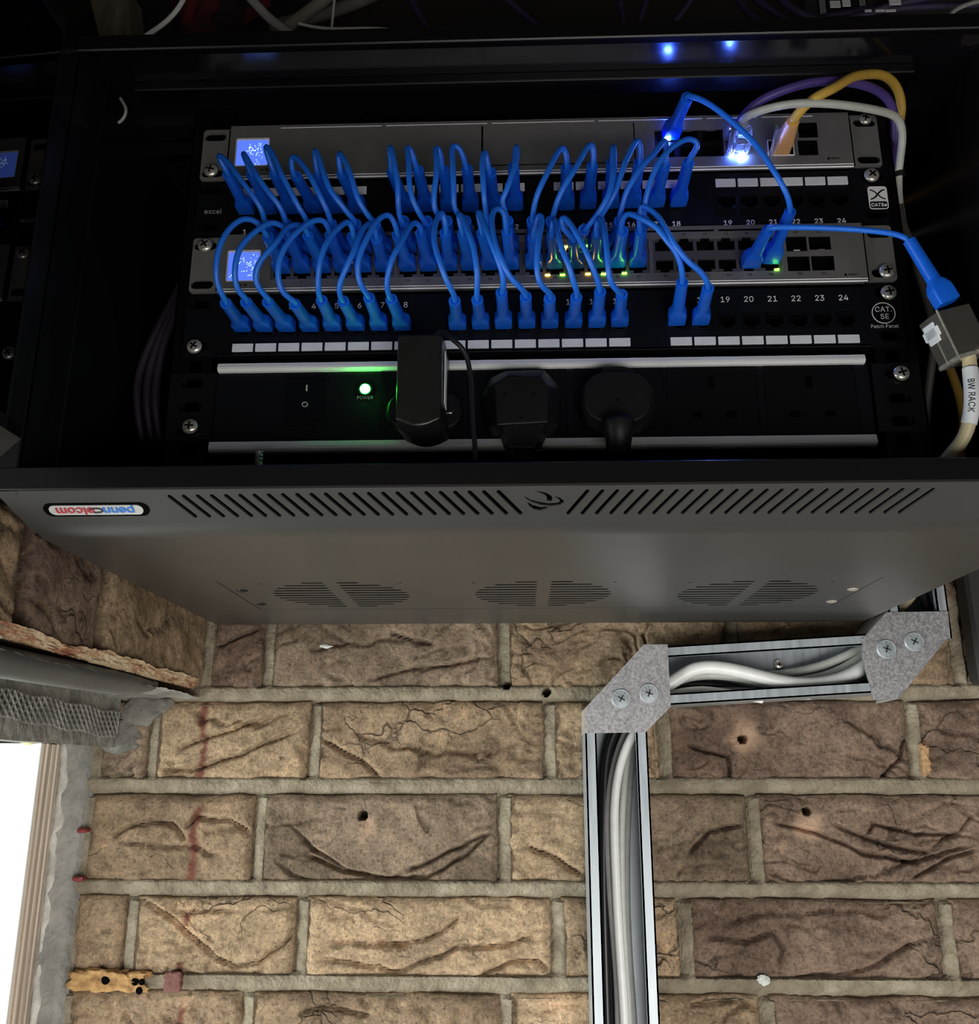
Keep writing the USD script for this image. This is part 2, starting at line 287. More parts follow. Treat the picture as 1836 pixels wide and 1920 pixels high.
# ---- brick walls
crease_px = [[(545, 1545), (590, 1590), (650, 1630), (740, 1648), (800, 1645), (880, 1600), (930, 1555)], [(575, 1600), (640, 1632), (700, 1643)], [(760, 1640), (830, 1600), (925, 1562)],
  [(345, 1555), (365, 1532), (420, 1535), (470, 1560)], [(205, 1570), (260, 1545), (320, 1540), (350, 1580)], [(255, 1682), (310, 1710), (350, 1745), (400, 1790), (440, 1815), (480, 1805), (530, 1775), (552, 1740)],
  [(590, 1800), (660, 1805), (720, 1820), (760, 1822), (800, 1800), (850, 1780), (960, 1770), (1020, 1745)], [(700, 1768), (780, 1765), (830, 1750), (870, 1720)], [(900, 1830), (960, 1805), (1010, 1800), (1030, 1830)],
  [(295, 1440), (360, 1442), (440, 1415), (565, 1370)], [(330, 1405), (430, 1370), (520, 1338)], [(600, 1385), (680, 1425), (715, 1458)], [(1290, 1400), (1365, 1420), (1370, 1462)], [(1650, 1460), (1690, 1420), (1700, 1370)],
  [(1440, 1540), (1530, 1560), (1620, 1600), (1720, 1615), (1836, 1580)], [(1560, 1545), (1660, 1585), (1760, 1602)], [(1710, 1652), (1780, 1612), (1836, 1590)], [(1620, 1575), (1640, 1545), (1720, 1565), (1800, 1562)],
  [(1320, 1760), (1400, 1768), (1455, 1752), (1470, 1780), (1462, 1820)], [(1420, 1848), (1500, 1838), (1620, 1822), (1740, 1762)], [(1290, 1600), (1330, 1562), (1400, 1545)], [(730, 1185), (770, 1200), (810, 1208)], [(690, 1272), (760, 1256), (850, 1246), (925, 1230)],
  [(985, 1585), (1040, 1605), (1095, 1640)], [(400, 1210), (440, 1195), (485, 1180)], [(1290, 1885), (1380, 1880), (1430, 1900)], [(560, 1900), (620, 1890), (700, 1905)]]
crease_w = [np.array([at(*p, y=.33) for p in c])[:, [0, 2]] for c in crease_px]
crease_rng = np.random.default_rng(11)
def brick_mesh(u0, v0, u1, v1, depth, step, seed, holes=(), crease=True):
    """front face a displaced grid in (u, v), w towards the viewer; returns vertices (u, v, w), faces, front mask count"""
    r = np.random.default_rng(seed)
    nu, nv = max(2, int((u1-u0)/step)), max(2, int((v1-v0)/step))
    U, V = np.meshgrid(np.linspace(0, 1, nu+1), np.linspace(0, 1, nv+1), indexing='ij')
    L, H = u1-u0, v1-v0
    P = np.stack([u0+U*L, v0+V*H, np.full_like(U, seed*.37)], -1)
    ed = np.minimum(np.minimum(U, 1-U)*L, np.minimum(V, 1-V)*H)
    wob = lambda s, k: (meshkit.fbm(P*s, 3, k)-.5)
    w = -.0050*np.clip(1-ed/.009, 0, 1)**2+.0050*wob(35, seed)+.0026*wob(120, seed+3)
    rid = 1-np.abs(2*meshkit.fbm(np.stack([P[..., 0]*16+P[..., 1]*9, P[..., 1]*44-P[..., 0]*6, P[..., 2]], -1)+3*wob(14, seed+13)[..., None], 3, seed+40)-1)
    if crease: w += -.0034*np.clip((rid-.80)/.2, 0, 1)**1.5*(meshkit.noise(P*14, seed+6) > .42)
    if crease:
        mine = [c for c in crease_w if u0 < c[:, 0].mean() < u1 and v0 < c[:, 1].mean() < v1]
        if mine and holes is not None:
            import shapely
            pts_ = shapely.points(P[..., 0]+.0035*wob(70, seed+9), P[..., 1]+.0045*wob(70, seed+10))
            for c in mine:
                ls = LineString(c); d = shapely.distance(pts_, ls); a_, b_ = c[0], c[-1]
                s_ = shapely.line_locate_point(ls, pts_)/ls.length; en = np.clip(np.minimum(s_, 1-s_)/.10, .15, 1)
                yl = np.interp(P[..., 0], c[np.argsort(c[:, 0]), 0], c[np.argsort(c[:, 0]), 1]); below = P[..., 1] < yl
                w += en*(-.0095*np.exp(-(d/.0014)**2)-.0020*np.where(below, np.exp(-d/.008), 0)+.0008*np.where(~below, np.exp(-d/.006), 0))
        for _ in range(1 if mine else r.integers(1, 4)):
            x0, x1 = sorted(r.uniform(0, L, 2)); 
            if x1-x0 < .35*L: x1 = min(L, x0+.45*L)
            y0, y1, sag = r.uniform(.1, .9)*H, r.uniform(.1, .9)*H, r.uniform(-.5, .2)*H
            x = U*L; t = np.clip((x-x0)/(x1-x0+1e-6), 0, 1)
            yy = y0+(y1-y0)*t+sag*4*t*(1-t)+.012*wob(60, seed+9)+.004*wob(200, seed+5)
            d = (V*H-yy); m = ((x > x0) & (x < x1))*np.minimum(1, np.minimum(x-x0, x1-x)/.012)
            w += m*(-.0046*np.exp(-(d/.0020)**2)-.0020*np.where(d > 0, np.exp(-d/.012), 0)+.0010*np.where(d < 0, np.exp(d/.006), 0))
    for (hu, hv, hr) in holes:
        dd = np.hypot(P[..., 0]-hu, P[..., 1]-hv); w = np.where(dd < hr, -.034, w)
    du = .0035*wob(25, seed+20)*1.6; dv = .0035*wob(25, seed+31)*1.6
    vert = np.stack([P[..., 0]+du, P[..., 1]+dv, w], -1).reshape(-1, 3)
    idx = np.arange((nu+1)*(nv+1)).reshape(nu+1, nv+1)
    q = np.stack([idx[:-1, :-1], idx[1:, :-1], idx[1:, 1:], idx[:-1, 1:]], -1).reshape(-1, 4)
    f = np.vstack([q[:, [0, 1, 2]], q[:, [0, 2, 3]]])
    loop = np.r_[idx[:, 0], idx[-1, 1:], idx[-2::-1, -1], idx[0, -2:0:-1]]
    back = vert[loop].copy(); back[:, 2] = -depth; b0 = len(vert); n = len(loop); j = np.arange(n); jn = (j+1) % n
    f = np.vstack([f, np.stack([loop[j], b0+j, b0+jn], 1), np.stack([loop[j], b0+jn, loop[jn]], 1)])
    return np.vstack([vert, back]), f
RB = np.array([[1, 0, 0], [0, 0, 1], [0, -1, 0.]])          # (u, v, w) -> (u, WY-w, v)
paint_px = [((388, 1300), (378, 1345), (383, 1400), (374, 1450), (368, 1490)), ((372, 1520), (360, 1560), (366, 1600), (356, 1660)), ((350, 1720), (344, 1770), (335, 1830)), ((340, 1835), (342, 1880), (336, 1915))]
paint_ln = [LineString([(q[0], q[2]) for q in (at(*p, y=WY) for p in l)]) for l in paint_px]
dust_sp = [(at(1395, 1380, y=WY), .021), (at(1520, 1548, y=WY), .017), (at(690, 1555, y=WY), .012)]
def back_brick(parent, x0, z0, x1, z1, mat, seed, fine=True, holes=()):
    v, f = brick_mesh(x0, z0, x1, z1, .02, (.0011 if holes else .0019) if fine else .03, seed, holes, fine)
    w = np.stack([v[:, 0], WY-v[:, 2], v[:, 1]], 1)
    import shapely
    prim = {}
    if fine:
        pts = shapely.points(w[:, 0], w[:, 2]); d = np.min([shapely.distance(pts, l) for l in paint_ln], 0)
        prim['paint'] = np.clip(1.25-d/.0042+.9*(meshkit.fbm(w*160, 3, 5)-.5)*2, 0, .9)*(meshkit.fbm(w*45, 2, 8) > .36)
        prim['dust'] = np.clip(np.max([np.clip(1-np.hypot(w[:, 0]-c[0], (w[:, 2]-c[2]))/r, 0, 1) for c, r in dust_sp], 0)*1.0+(meshkit.fbm(w*90, 3, 2)-.5)*1.1*(np.max([np.hypot(w[:, 0]-c[0], w[:, 2]-c[2]) < r for c, r in dust_sp], 0)), 0, .8)
    obj('brick', trimesh.Trimesh(w, f, process=False), mat, parent, smooth=True, prim=prim)
wb = thing('wall_back', 'brown textured brick wall behind the cabinet', None, (0, WY, -2.1), kind='structure')
zj = [float(at(900, p, y=WY)[2]) for p in (1303, 1477, 1670, 1850)]          # bed joints
pit = (zj[0]-zj[-1])/3
zs = zj+[zj[-1]-pit*k for k in (1, 2)]
X = lambda px, py: float(at(px, py, y=WY)[0])
JW = .0095
rows = {0: [X(385, 1230), X(500, 1230), X(942, 1230), X(1371, 1195), X(1795, 1220)],
        1: [X(283, 1400), X(586, 1400), X(1028, 1400), X(1246, 1420), X(1716, 1400)],
        2: [X(155, 1560), X(482, 1560), X(943, 1560), X(1180, 1560), X(1414, 1560), X(1890, 1560)],
        3: [X(128, 1750), X(240, 1750), X(562, 1750), X(1043, 1750), X(1284, 1770), X(1778, 1760)],
        4: [X(118, 1890), X(462, 1890), X(945, 1890), X(1190, 1890), X(1437, 1890), X(1910, 1890)]}
rows[1] = [X(178, 1400)]+rows[1]
hole_px = [(680, 1530, .0038), (1393, 1387, .0037), (1516, 1523, .0034), (1025, 1297, .0034), (950, 1285, .0034)]
hole_w = [(float(at(a, b, y=WY)[0]), float(at(a, b, y=WY)[2]), r) for a, b, r in hole_px]
matrow = {0: [4, 3, 0, 0, 4, 4, 5, 5], 1: [3, 1, 0, 1, 4, 4, 5, 4], 2: [0, 3, 1, 3, 4, 5, 4, 4], 3: [0, 1, 2, 1, 4, 4, 5, 5], 4: [0, 0, 2, 1, 4, 4, 5, 4]}
bn = 0; rects = []; perps = []
for r in range(-2, 6):
    if r in rows: js = list(rows[r])
    else:
        js = [-.43+(.11 if r % 2 else 0)]
    while js[-1] < .62: js.append(js[-1]+.2285)
    if r < 0: js = [j for j in js]
    zt = zs[r] if 0 <= r < len(zs)-1 else None
    top = zs[0]+pit*1 if r == 0 else (zs[r-1] if 0 < r < len(zs) else zs[0]-pit*(r-1))
    bot = zs[r] if 0 <= r < len(zs) else zs[0]-pit*r
    if bot < -.75: continue
    for i, (a, b) in enumerate(zip(js[:-1], js[1:])):
        fine = r >= -1
        hs = [h for h in hole_w if a < h[0] < b and bot < h[1] < top] if fine else []
        if fine: rects.append((a+JW/2, bot+JW/2+.0012, b-JW/2, top-JW/2-.0012)); perps.append((b, bot, top))
        mi = matrow.get(r, [3, 4, 0, 5])[i % len(matrow.get(r, [3, 4, 0, 5]))]
        back_brick(wb, a+JW/2, bot+JW/2+.0012, b-JW/2, top-JW/2-.0012, BR[mi], 100+bn, fine, hs); bn += 1
# mortar bed: a displaced sheet just behind the brick faces
def sheet(us, vs, wfun):
    U, V = np.meshgrid(us, vs, indexing='ij'); W = wfun(U, V); nu, nv = U.shape
    idx = np.arange(nu*nv).reshape(nu, nv); q = np.stack([idx[:-1, :-1], idx[1:, :-1], idx[1:, 1:], idx[:-1, 1:]], -1).reshape(-1, 4)
    return np.stack([U, V, W], -1).reshape(-1, 3), np.vstack([q[:, [0, 1, 2]], q[:, [0, 2, 3]]])
def mortw(U, V):
    P = np.stack([U, V, 0*U], -1); w = np.full(U.shape, -.0030)
    Hb = JW/2+.0022
    for x, z0_, z1_ in perps:
        t = (U-(x-Hb))/(2*Hb); m = (t > -.1) & (t < 1.1) & (V > z0_) & (V < z1_); w = np.where(m, -.0016-.0095*np.clip(1-t, 0, 1)**1.8, w)
    for z in zs:
        t = ((z+Hb)-V)/(2*Hb); m = (t > -.1) & (t < 1.1); w = np.where(m, -.0004-.0090*np.clip(t, 0, 1)**2.8, w)
    w += .0056*(meshkit.fbm(P*32, 4, 77)-.5)+.0028*(meshkit.fbm(P*170, 3, 78)-.5)
    for a, b, c, d in rects:
        ins = np.minimum(np.minimum(U-a, c-U), np.minimum(V-b, d-V)); w = np.where(ins > .0038, -.018, w)
    for h in hole_w: w = np.where(np.hypot(U-h[0], V-h[1]) < h[2], -.03, w)
    return w
v, f = sheet(np.linspace(-.47, .62, 620), np.linspace(-.74, -.15, 330), mortw)
v2, f2 = sheet(np.linspace(-.47, .62, 20), np.linspace(-.15, .02, 12), lambda U, V: 0*U-.005)
mo = trimesh.util.concatenate([trimesh.Trimesh(np.stack([a[:, 0], WY-a[:, 2], a[:, 1]], 1), b, process=False) for a, b in ((v, f), (v2, f2))])
obj('mortar', mo, MORTAR, wb, smooth=True)
obj('dark_boarding', [cbox((-1.5, WY+.021, -2.1), (1.5, WY+.05, .62)), cbox((-1.5, WY+.004, -2.1), (-.462, WY+.021, .62)), cbox((.62, WY+.004, -2.1), (1.5, WY+.021, .62)), cbox((-.47, WY+.006, -2.1), (.63, WY+.021, -.73))], WALLP, wb, smooth=False)

obj('dark_boarding', cbox((-1.5, WY-.012, .0), (1.5, WY+.021, .62)), CEILM, wb, smooth=False)
wl = thing('wall_left', 'brick return wall over the opening beside the cabinet', None, (LX, .12, -.33), kind='structure')
def left_brick(y0, z0, y1, z1, mat, seed, fine):
    v, f = brick_mesh(-y1+9, z0, -y0+9, z1, .09, .0027 if fine else .03, seed, (), fine); v[:, 0] -= 9       # u = -y so that u x v points to +x ... w
    w = np.stack([LX+v[:, 2], -v[:, 0], v[:, 1]], 1); obj('brick', trimesh.Trimesh(w, f[:, ::-1], process=False), mat, wl, smooth=True)
zl = -.3285
for r in range(0, 5):
    js = [.331, .103, -.0095, -.076] if r % 2 == 0 else [.331, .215, -.010, -.076]
    for i, (b, a) in enumerate(zip(js[:-1], js[1:])):
        left_brick(a+.0068, zl+r*pit+(.001 if r == 0 else JW/2), b-(.0068 if i else .002), zl+(r+1)*pit-JW/2, BR[[0, 4, 0, 3][(r+i) % 4]], 400+r*5+i, r < 2)
obj('mortar', cbox((LX-.094, -.074, zl+.001), (LX-.017, .331, .075)), MORTAR, wl, smooth=False)
v, f = sheet(np.linspace(-.074, .331, 150), np.linspace(zl+.002, zl+.16, 60), lambda U, V: -.006+.006*(meshkit.fbm(np.stack([U, V, 0*U], -1)*50, 3, 21)-.5)-.010*np.min([np.ones_like(U)*0]+[0*U], 0))
for_left = trimesh.Trimesh(np.stack([LX-.0055+v[:, 2], v[:, 0], v[:, 1]], 1), f, process=False)
obj('mortar', for_left, MORTAR, wl, smooth=True)
# splintered lower edge of the brickwork over the steel
def chipw(U, V): P = np.stack([U, V, 0*U], -1); return .0050*(meshkit.fbm(P*np.array([60, 120, 1]), 4, 55)-.45)+.0015*(meshkit.fbm(P*300, 2, 56)-.5)
v, f = sheet(np.linspace(-.075, .312, 220), np.linspace(0, 1, 12), chipw)
zc = zl+.0080*(meshkit.fbm(np.stack([v[:, 0]*26, 0*v[:, 0], 0*v[:, 0]], 1), 4, 58))*(1-v[:, 1])-.0046*v[:, 1]+.0030
obj('broken_edge', trimesh.Trimesh(np.stack([LX+.0012+v[:, 2]-.006*v[:, 1], v[:, 0], zc], 1), f[:, ::-1], process=False), OLDW, wl, smooth=True)

struct('trim_2', [cbox((-.66, -.86, .06), (-.64, .318, .62)), cbox((-.64, -.075, .075), (-.322, .318, .085))], CEILM, 'dark boarding above the left brickwork')
# lintel: rounded grey steel bar, lath and rendered band, over the opening
lint = thing('lintel_bar', 'rounded dark grey steel lintel under the left brickwork', 'lintel', (-.335, .08, -.355))
pp = [(-.333, -.085, -.3432), (-.333, .02, -.3412), (-.333, .12, -.3390), (-.332, .195, -.3368), (-.331, .232, -.3345)]
path = spline(pp, 40); S = np.array([circ(1, 16)*np.array([.0115, .0098])*(1 if i < 30 else 1-.62*((i-30)/9)**1.5) for i in range(40)])
obj('bar', sweep(path, S), GREYBAR, lint, smooth=True)
obj('bar_end', cbox((-.336, .227, -.3385), (-.327, .235, -.3305), .002), FILLER, lint)
band = thing('trim_1', 'grey rendered band over the white painted lining', None, (-.41, .1, -.39), kind='structure')
def bw(U, V): P = np.stack([U, V, 0*U], -1); return .006*(meshkit.fbm(P*30, 4, 91)-.5)+.002*(meshkit.fbm(P*150, 2, 92)-.5)
v, f = sheet(np.linspace(-.085, .329, 150), np.linspace(-.383, -.330, 30), bw)
obj('render_face', trimesh.Trimesh(np.stack([-.400+v[:, 2]-.0, v[:, 0], v[:, 1]], 1), f, process=False), PLASTER, band, smooth=True)
obj('render_core', cbox((-.47, -.085, -.380), (-.404, .329, -.331), .002), PLASTER, band)
# soffit and the lumpy mortar in the corner
v, f = sheet(np.linspace(-.405, -.322, 30), np.linspace(-.08, .329, 120), lambda U, V: .006*(meshkit.fbm(np.stack([U, V, 0*U], -1)*45, 3, 17)-.5))
obj('soffit', trimesh.Trimesh(np.stack([v[:, 0], v[:, 1], -.3365+v[:, 2]], 1), f[:, ::-1], process=False), PLASTER, band, smooth=True)
def blob(c, r, seed, amp=.35, sub=3):
    s = trimesh.creation.icosphere(sub); n = s.vertices*(1+amp*(meshkit.fbm(s.vertices*1.7+seed, 3, seed)-.5)[:, None]*2)
    return trimesh.Trimesh(n*np.array(r)+np.array(c), s.faces, process=False)
obj('mortar_lump', [blob(at(268, 1330, y=.333), (.020, .010, .016), 3), blob(at(225, 1380, y=.334), (.022, .008, .016), 5), blob(at(292, 1318, y=.336), (.018, .010, .012), 4)], nmat('lump_render', [(.3, (.11, .105, .09)), (.5, (.19, .18, .16)), (.75, (.29, .275, .245))], 40., .9, bump=(170., .9, .003)), band, smooth=True)
# expanded metal lath along the band: strands crossing in diamonds
strands = []
def lp(s, t):   # s along (0..1), t across
    a = np.array([-.394, -.08+.40*s, -.3480-.006*s*s]); return a+np.array([-.002, 0, -.017*(t-.1)*(1+.4*s)+.001*np.sin(40*s)])
for k in range(44):
    for sgn in (1, -1):
        s0 = k/44
        q = [lp(min(1, s0+(.06*t)), t if sgn > 0 else 1-t) for t in np.linspace(0, 1, 6)]
        strands.append(sweep(np.array(q), circ(.0011, 4)))
obj('lath_strands', strands, LATH, band, kind='stuff')

# ply lining of the opening: white face towards the opening, layered edge towards the room
lin = thing('plywood_lining', 'white painted plywood board with layered raw edge lining the left opening', 'board', (-.6, .30, -1.2))
y0, y1 = .2915, .327; xe = -.450; zt = -.3800
obj('white_face', cbox((-.95, y0-.002, -1.2), (xe-.001, y0, zt), .0006), WPAINT, lin)
nl = 7; ys = np.linspace(y0, y1, nl+1)
for i in range(nl):
    obj('ply_layer', cbox((-.95, ys[i]+.0002, -1.2), (xe+(.0012 if i % 2 else 0)+.0006*random.random(), ys[i+1]-.0002, zt-.001*random.random()), .0006), PLY, lin)
zz = np.linspace(zt+.002, -.72, 60); nn = np.array([meshkit.fbm(np.array([[0, 0, z*60]]), 4, 44)[0] for z in zz])
fp_ = np.stack([xe+.004+.006*(nn-.5), np.full(60, y1+.001), zz], 1)
obj('filler_bead', sweep(fp_, np.array([circ(1, 10)*np.array([.0030+.008*abs(k-.45), .0030+.006*abs(k-.45)]) for k in nn])), FILLER, lin, smooth=40)
v, f = sheet(np.linspace(-.455, -.420, 12), np.linspace(-.74, -.372, 110), lambda U, V: .0022-.010*np.clip((U+.428)/.008, 0, 1)**2+.006*(meshkit.fbm(np.stack([U, V, 0*U], -1)*50, 3, 31)-.5))
obj('jamb_render', trimesh.Trimesh(np.stack([v[:, 0], WY-.002-v[:, 2], v[:, 1]], 1), f, process=False), PLASTER, wb, smooth=True)
solo('foam_drip', blob(at(52, 1390, y=y0-.003), (.007, .003, .0035), 8, .5, 2), pmat('old_foam', (.55, .5, .28), .8), 'small yellowish foam drip on top edge of white lining board', 'foam', smooth=True)
for i, (px, py) in enumerate(((155, 1557), (146, 1648))):
    c = at(px, py, y=WY-.006); solo('red_wall_plug', [blob(c, (.0052, .003, .0023), 60+i, .5, 2), cbox(c+[-.002, -.001, -.0018], c+[.004, .012, .0018], .0008)], REDP, ['upper', 'lower'][i]+' red plastic wall plug stub at the left end of the brickwork', 'wall plug', smooth=True)
c = at(205, 1838, y=WY-.001)
def slab(c, r, seed, amp):
    b_ = trimesh.creation.box((2, 2, 2))
    for _ in range(4): b_ = b_.subdivide()
    v_ = np.array(b_.vertices); n_ = np.linalg.norm(v_, ord=6, axis=1, keepdims=True); v_ = v_/n_
    v_ *= 1+amp*(meshkit.fbm(v_*np.array(r)/min(r)*1.2+seed, 4, seed)-.5)[:, None]*2
    return trimesh.Trimesh(v_*np.array(r)+np.array(c), b_.faces, process=False)
lump = slab(c, (.033, .006, .0086), 71, .55)
lump = thing('orange_lump', 'pitted orange mortar lump in the bed joint at lower left', 'mortar', c) and lump
obj('lump', lump, ORANGE, '/World/orange_lump', smooth=True)
for px, py, r in ((197, 1838, .004), (252, 1841, .0035), (265, 1842, .0028), (260, 1858, .0032)):
    q = at(px, py, y=WY-.0078); obj('pit', lathe([(0, 0), (r, 0), (r*.8, .0012), (0, .0014)], q+[0, .0012, 0], (0, -1, 0), 10), SLOT, '/World/orange_lump')
c = at(325, 1840, y=WY-.003); solo('red_paint_patch', slab(c, (.0078, .0030, .0080), 75, .2), REDB, 'dull red square patch of paint in the bed joint at lower left', 'paint', smooth=True)
c = at(1846, 1190, y=.30)
solo('grey_post', cbox((at(1826, 1190, y=.305)[0], .305, -.327), (.62, .3285, .6), .003), DGREY, 'dark grey post edge at the right beside the trunking', 'post')
obj('brick_chip', slab(at(1734, 1424, y=WY-.001), (.0034, .0040, .0135), 88, .45), nmat('orange_brick_chip', [(.3, (.30, .16, .07)), (.7, (.52, .33, .17))], 120., .9), wb, smooth=True)
# white flecks
solo('paint_fleck', blob(at(612, 1212, y=WY-.003), (.0050, .0010, .0022), 81, .8, 2), WHT, 'small white fleck on brick just under the cabinet', 'fleck')
solo('paint_fleck', blob(at(1432, 1838, y=WY-.0015), (.0055, .0010, .0036), 82, .9, 3), WHT, 'whitish fleck low on brick at lower right', 'fleck')

# ------------------------------------------------------------------ cabinet
cab = thing('network_cabinet', 'black steel wall cabinet with slotted vents and fan grilles underneath', 'network cabinet', (0, .12, -.272))
YF, ZB, ZT = -.0755, -.272, .069
RC = np.array([[1, 0, 0, 0], [0, 0, 0, 0], [0, 0, 0, 0], [0, 0, 0, 1.]])
A0 = np.array([0, YF, -.2525]); B0 = np.array([0, -.045, ZB]); LV = np.linalg.norm(B0-A0); VD = (B0-A0)/LV; ND = np.cross([1, 0, 0], VD)
def chamf(px, py):
    d = fw + rt*(px-918)/F - up*(py-960)/F; t = ((A0-CAM)@ND)/(d@ND); q = CAM+d*t; return (q[0], (q-A0)@VD)
def on_chamf(m): m.apply_transform(frame(A0, (1, 0, 0), VD)); return m       # local z = ND (up and inside)
slots = []
def slot(a, b, w=.00125): return LineString([a, b]).buffer(w, quad_segs=4)
a0, b0 = chamf(318, 931), chamf(366, 968); a1, b1 = chamf(935, 922), chamf(976, 962)
for k in range(24): t = k/23; slots.append(slot(np.array(a0)*(1-t)+np.array(a1)*t, np.array(b0)*(1-t)+np.array(b1)*t))
a0, b0 = chamf(1102, 921), chamf(1066, 962); a1, b1 = chamf(1750, 918), chamf(1688, 960)
for k in range(24): t = k/23; slots.append(slot(np.array(a0)*(1-t)+np.array(a1)*t, np.array(b0)*(1-t)+np.array(b1)*t))
logo = [[(1130, 205), (1170, 228), (1215, 240), (1265, 248), (1315, 246), (1335, 238), (1325, 224), (1300, 208), (1330, 216), (1352, 232), (1355, 244), (1335, 256), (1290, 262), (1230, 257), (1175, 240), (1145, 222)],
        [(1150, 240), (1180, 258), (1225, 270), (1278, 264), (1255, 279), (1222, 287), (1185, 280), (1162, 262)],
        [(1195, 182), (1225, 182), (1255, 190), (1282, 205), (1292, 220), (1286, 236), (1258, 232), (1262, 218), (1250, 202), (1225, 190)]]
logo = [Polygon([chamf(600+a/2.96, 860+b/2.96) for a, b in s]).buffer(.00005) for s in logo]
bad = [chamf(92, 953), chamf(270, 957)]
bx0, bx1, bv = bad[0][0], bad[1][0], (bad[0][1]+bad[1][1])/2
LB = .009; LC = LV-LB; hx = .313-.0125*LC/LV
face = Polygon([(-.313, 0), (.313, 0), (hx, LC), (-hx, LC)])
face = face.difference(unary_union(slots+logo))
obj('vented_front_bend', [on_chamf(ext(face, .0014))], BLACKP, cab, smooth=False)
tb = np.linspace(0, 1, 9)[:, None]; c0_, c2_ = A0+VD*LC, B0+[0, LB, 0]
arc = (1-tb)**2*c0_+2*tb*(1-tb)*B0+tb**2*c2_
vv_ = []
for p_, q_ in zip(arc, arc+np.array([0, .0008, .0012])):
    h_ = hx-(hx-.3005)*np.linalg.norm(p_-c0_)/np.linalg.norm(c2_-c0_); vv_ += [(-h_, *p_[1:]), (h_, *p_[1:]), (-h_, *q_[1:]), (h_, *q_[1:])]
fb = []
for i_ in range(8):
    a_ = 4*i_; fb += [(a_, a_+4, a_+5), (a_, a_+5, a_+1), (a_+2, a_+3, a_+7), (a_+2, a_+7, a_+6), (a_, a_+2, a_+6), (a_, a_+6, a_+4), (a_+1, a_+5, a_+7), (a_+1, a_+7, a_+3)]
obj('lower_front_bend', trimesh.Trimesh(np.array(vv_), np.array(fb)[:, ::-1], process=False), BLACKP, cab, smooth=40)
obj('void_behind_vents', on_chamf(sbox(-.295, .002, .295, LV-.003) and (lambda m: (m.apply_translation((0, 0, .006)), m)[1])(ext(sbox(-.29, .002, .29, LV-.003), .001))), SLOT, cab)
r_ = .0035
lipp = [(-.313, YF+.0006, -.2525-.0)]
obj('front_lower_strip', cbox((-.313, YF-.0012, -.2535), (.313, YF+.0018, -.2398), .0007), RIM, cab)
fan = [(-.155, .1515), (.0032, .1525), (.1625, .1560)]
holes = []
for cx, c2 in fan:
    for k in range(11):
        y = c2-.049+.0098*k; hw = math.sqrt(max(0, .0535**2-(y-c2)**2))
        for s in (-1, 1):
            a, b = sorted((cx+s*.0048, cx+s*hw))
            if b-a > .006: holes.append(rrect(a, y-.0020, b, y+.0020, .0018, 3))
    for s in (-1, 1): holes.append(Point(cx+s*.052, c2-.047).buffer(.0014))
plate_r = sbox(-.2365, .0935, .2445, .2145)
def flat(poly, z, t): m = ext(poly, t); m.apply_translation((0, 0, z)); return m
obj('underside', flat(sbox(-.3005, -.0452+LB, .3005, .294).difference(sbox(-.2371, .0926, .2451, .2151)), ZB, .0014), BLACKP, cab, smooth=False)
fp = obj('fan_plate', flat(plate_r.difference(unary_union(holes)), ZB+.0002, .0003), BLACKP, cab, smooth=False)
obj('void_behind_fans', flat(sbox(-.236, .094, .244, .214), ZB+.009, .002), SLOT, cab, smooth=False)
for px, py in ((455, 1108), (490, 1133), (1600, 1105), (1560, 1128)):
    q = at(px, py, z=ZB)
    obj('plate_screw', lathe([(0, .0011), (.0022, .0011), (.0042, .0004), (.0045, -.0004)], q, (0, 0, -1), 14), CHROME if px > 500 else RIM, fp, smooth=True)
th = np.linspace(0, np.pi/2, 9)
sec = [(.294+.012*math.sin(t), ZB+.012-.012*math.cos(t)) for t in th]; ins = [(.294+.0106*math.sin(t), ZB+.012-.0106*math.cos(t)) for t in th[::-1]]
bend = ext(Polygon(sec+ins), .601); bend.apply_transform(np.array([[0, 0, 1, -.3005], [1, 0, 0, 0], [0, 1, 0, 0], [0, 0, 0, 1.]]))
obj('rear_bend', bend, BLACKP, cab, smooth=30)
for s in (-1, 1):
    side = Polygon([(-.0452, ZB), (.306, ZB+.002), (.306, ZT), (-.0452, ZT)])
    m = ext(side, .0014); m.apply_transform(np.array([[0, 0, 1, s*.3005-.0007], [1, 0, 0, 0], [0, 1, 0, 0], [0, 0, 0, 1.]]))
    obj('side_panel', m, RIM, cab, smooth=False)
    obj('front_stile', [cbox((s*.300, YF+.001, -.2535), (s*.3040, -.031, .058), .0006), cbox((s*.300, YF-.0006, -.2535), (s*.313, YF+.004, .058), .0006), cbox((s*.2992, -.0345, -.2405), (s*.3004, -.0305, .058), .0003)], RIM, cab, smooth=False)
    obj('front_bend_end', hull([(s*.3128, YF+.0006, -.2532), (s*.300, YF+.0006, -.2532), (s*.3003, -.0455, ZB+.0012), (s*.300, -.0455, ZB+.0012), (s*.3040, -.062, -.2532), (s*.300, -.031, -.2532), (s*.3003, -.031, -.2532)]), BLACKP, cab, smooth=False)
obj('front_upper_strip', cbox((-.313, YF-.0012, .0460), (.313, YF+.0016, .058), .0008), RIM, cab)
obj('top_bend', hull([(-.313, YF, .058), (.313, YF, .058), (-.3005, -.047, ZT), (.3005, -.047, ZT), (-.313, YF+.0016, .0572), (.313, YF+.0016, .0572), (-.3005, -.047, ZT-.0015), (.3005, -.047, ZT-.0015)]), RIM, cab, smooth=False)
GLINT = pmat('glossy_black_paint', (.006, .006, .008), .17, spec=.9)
hole = Point(*at(1829, 72, z=.0675)[:2]).buffer(.0085)
obj('top_panel', flat(sbox(-.3005, -.050, .3005, .306).difference(hole), .0675, .0015), GLINT, cab, smooth=False)
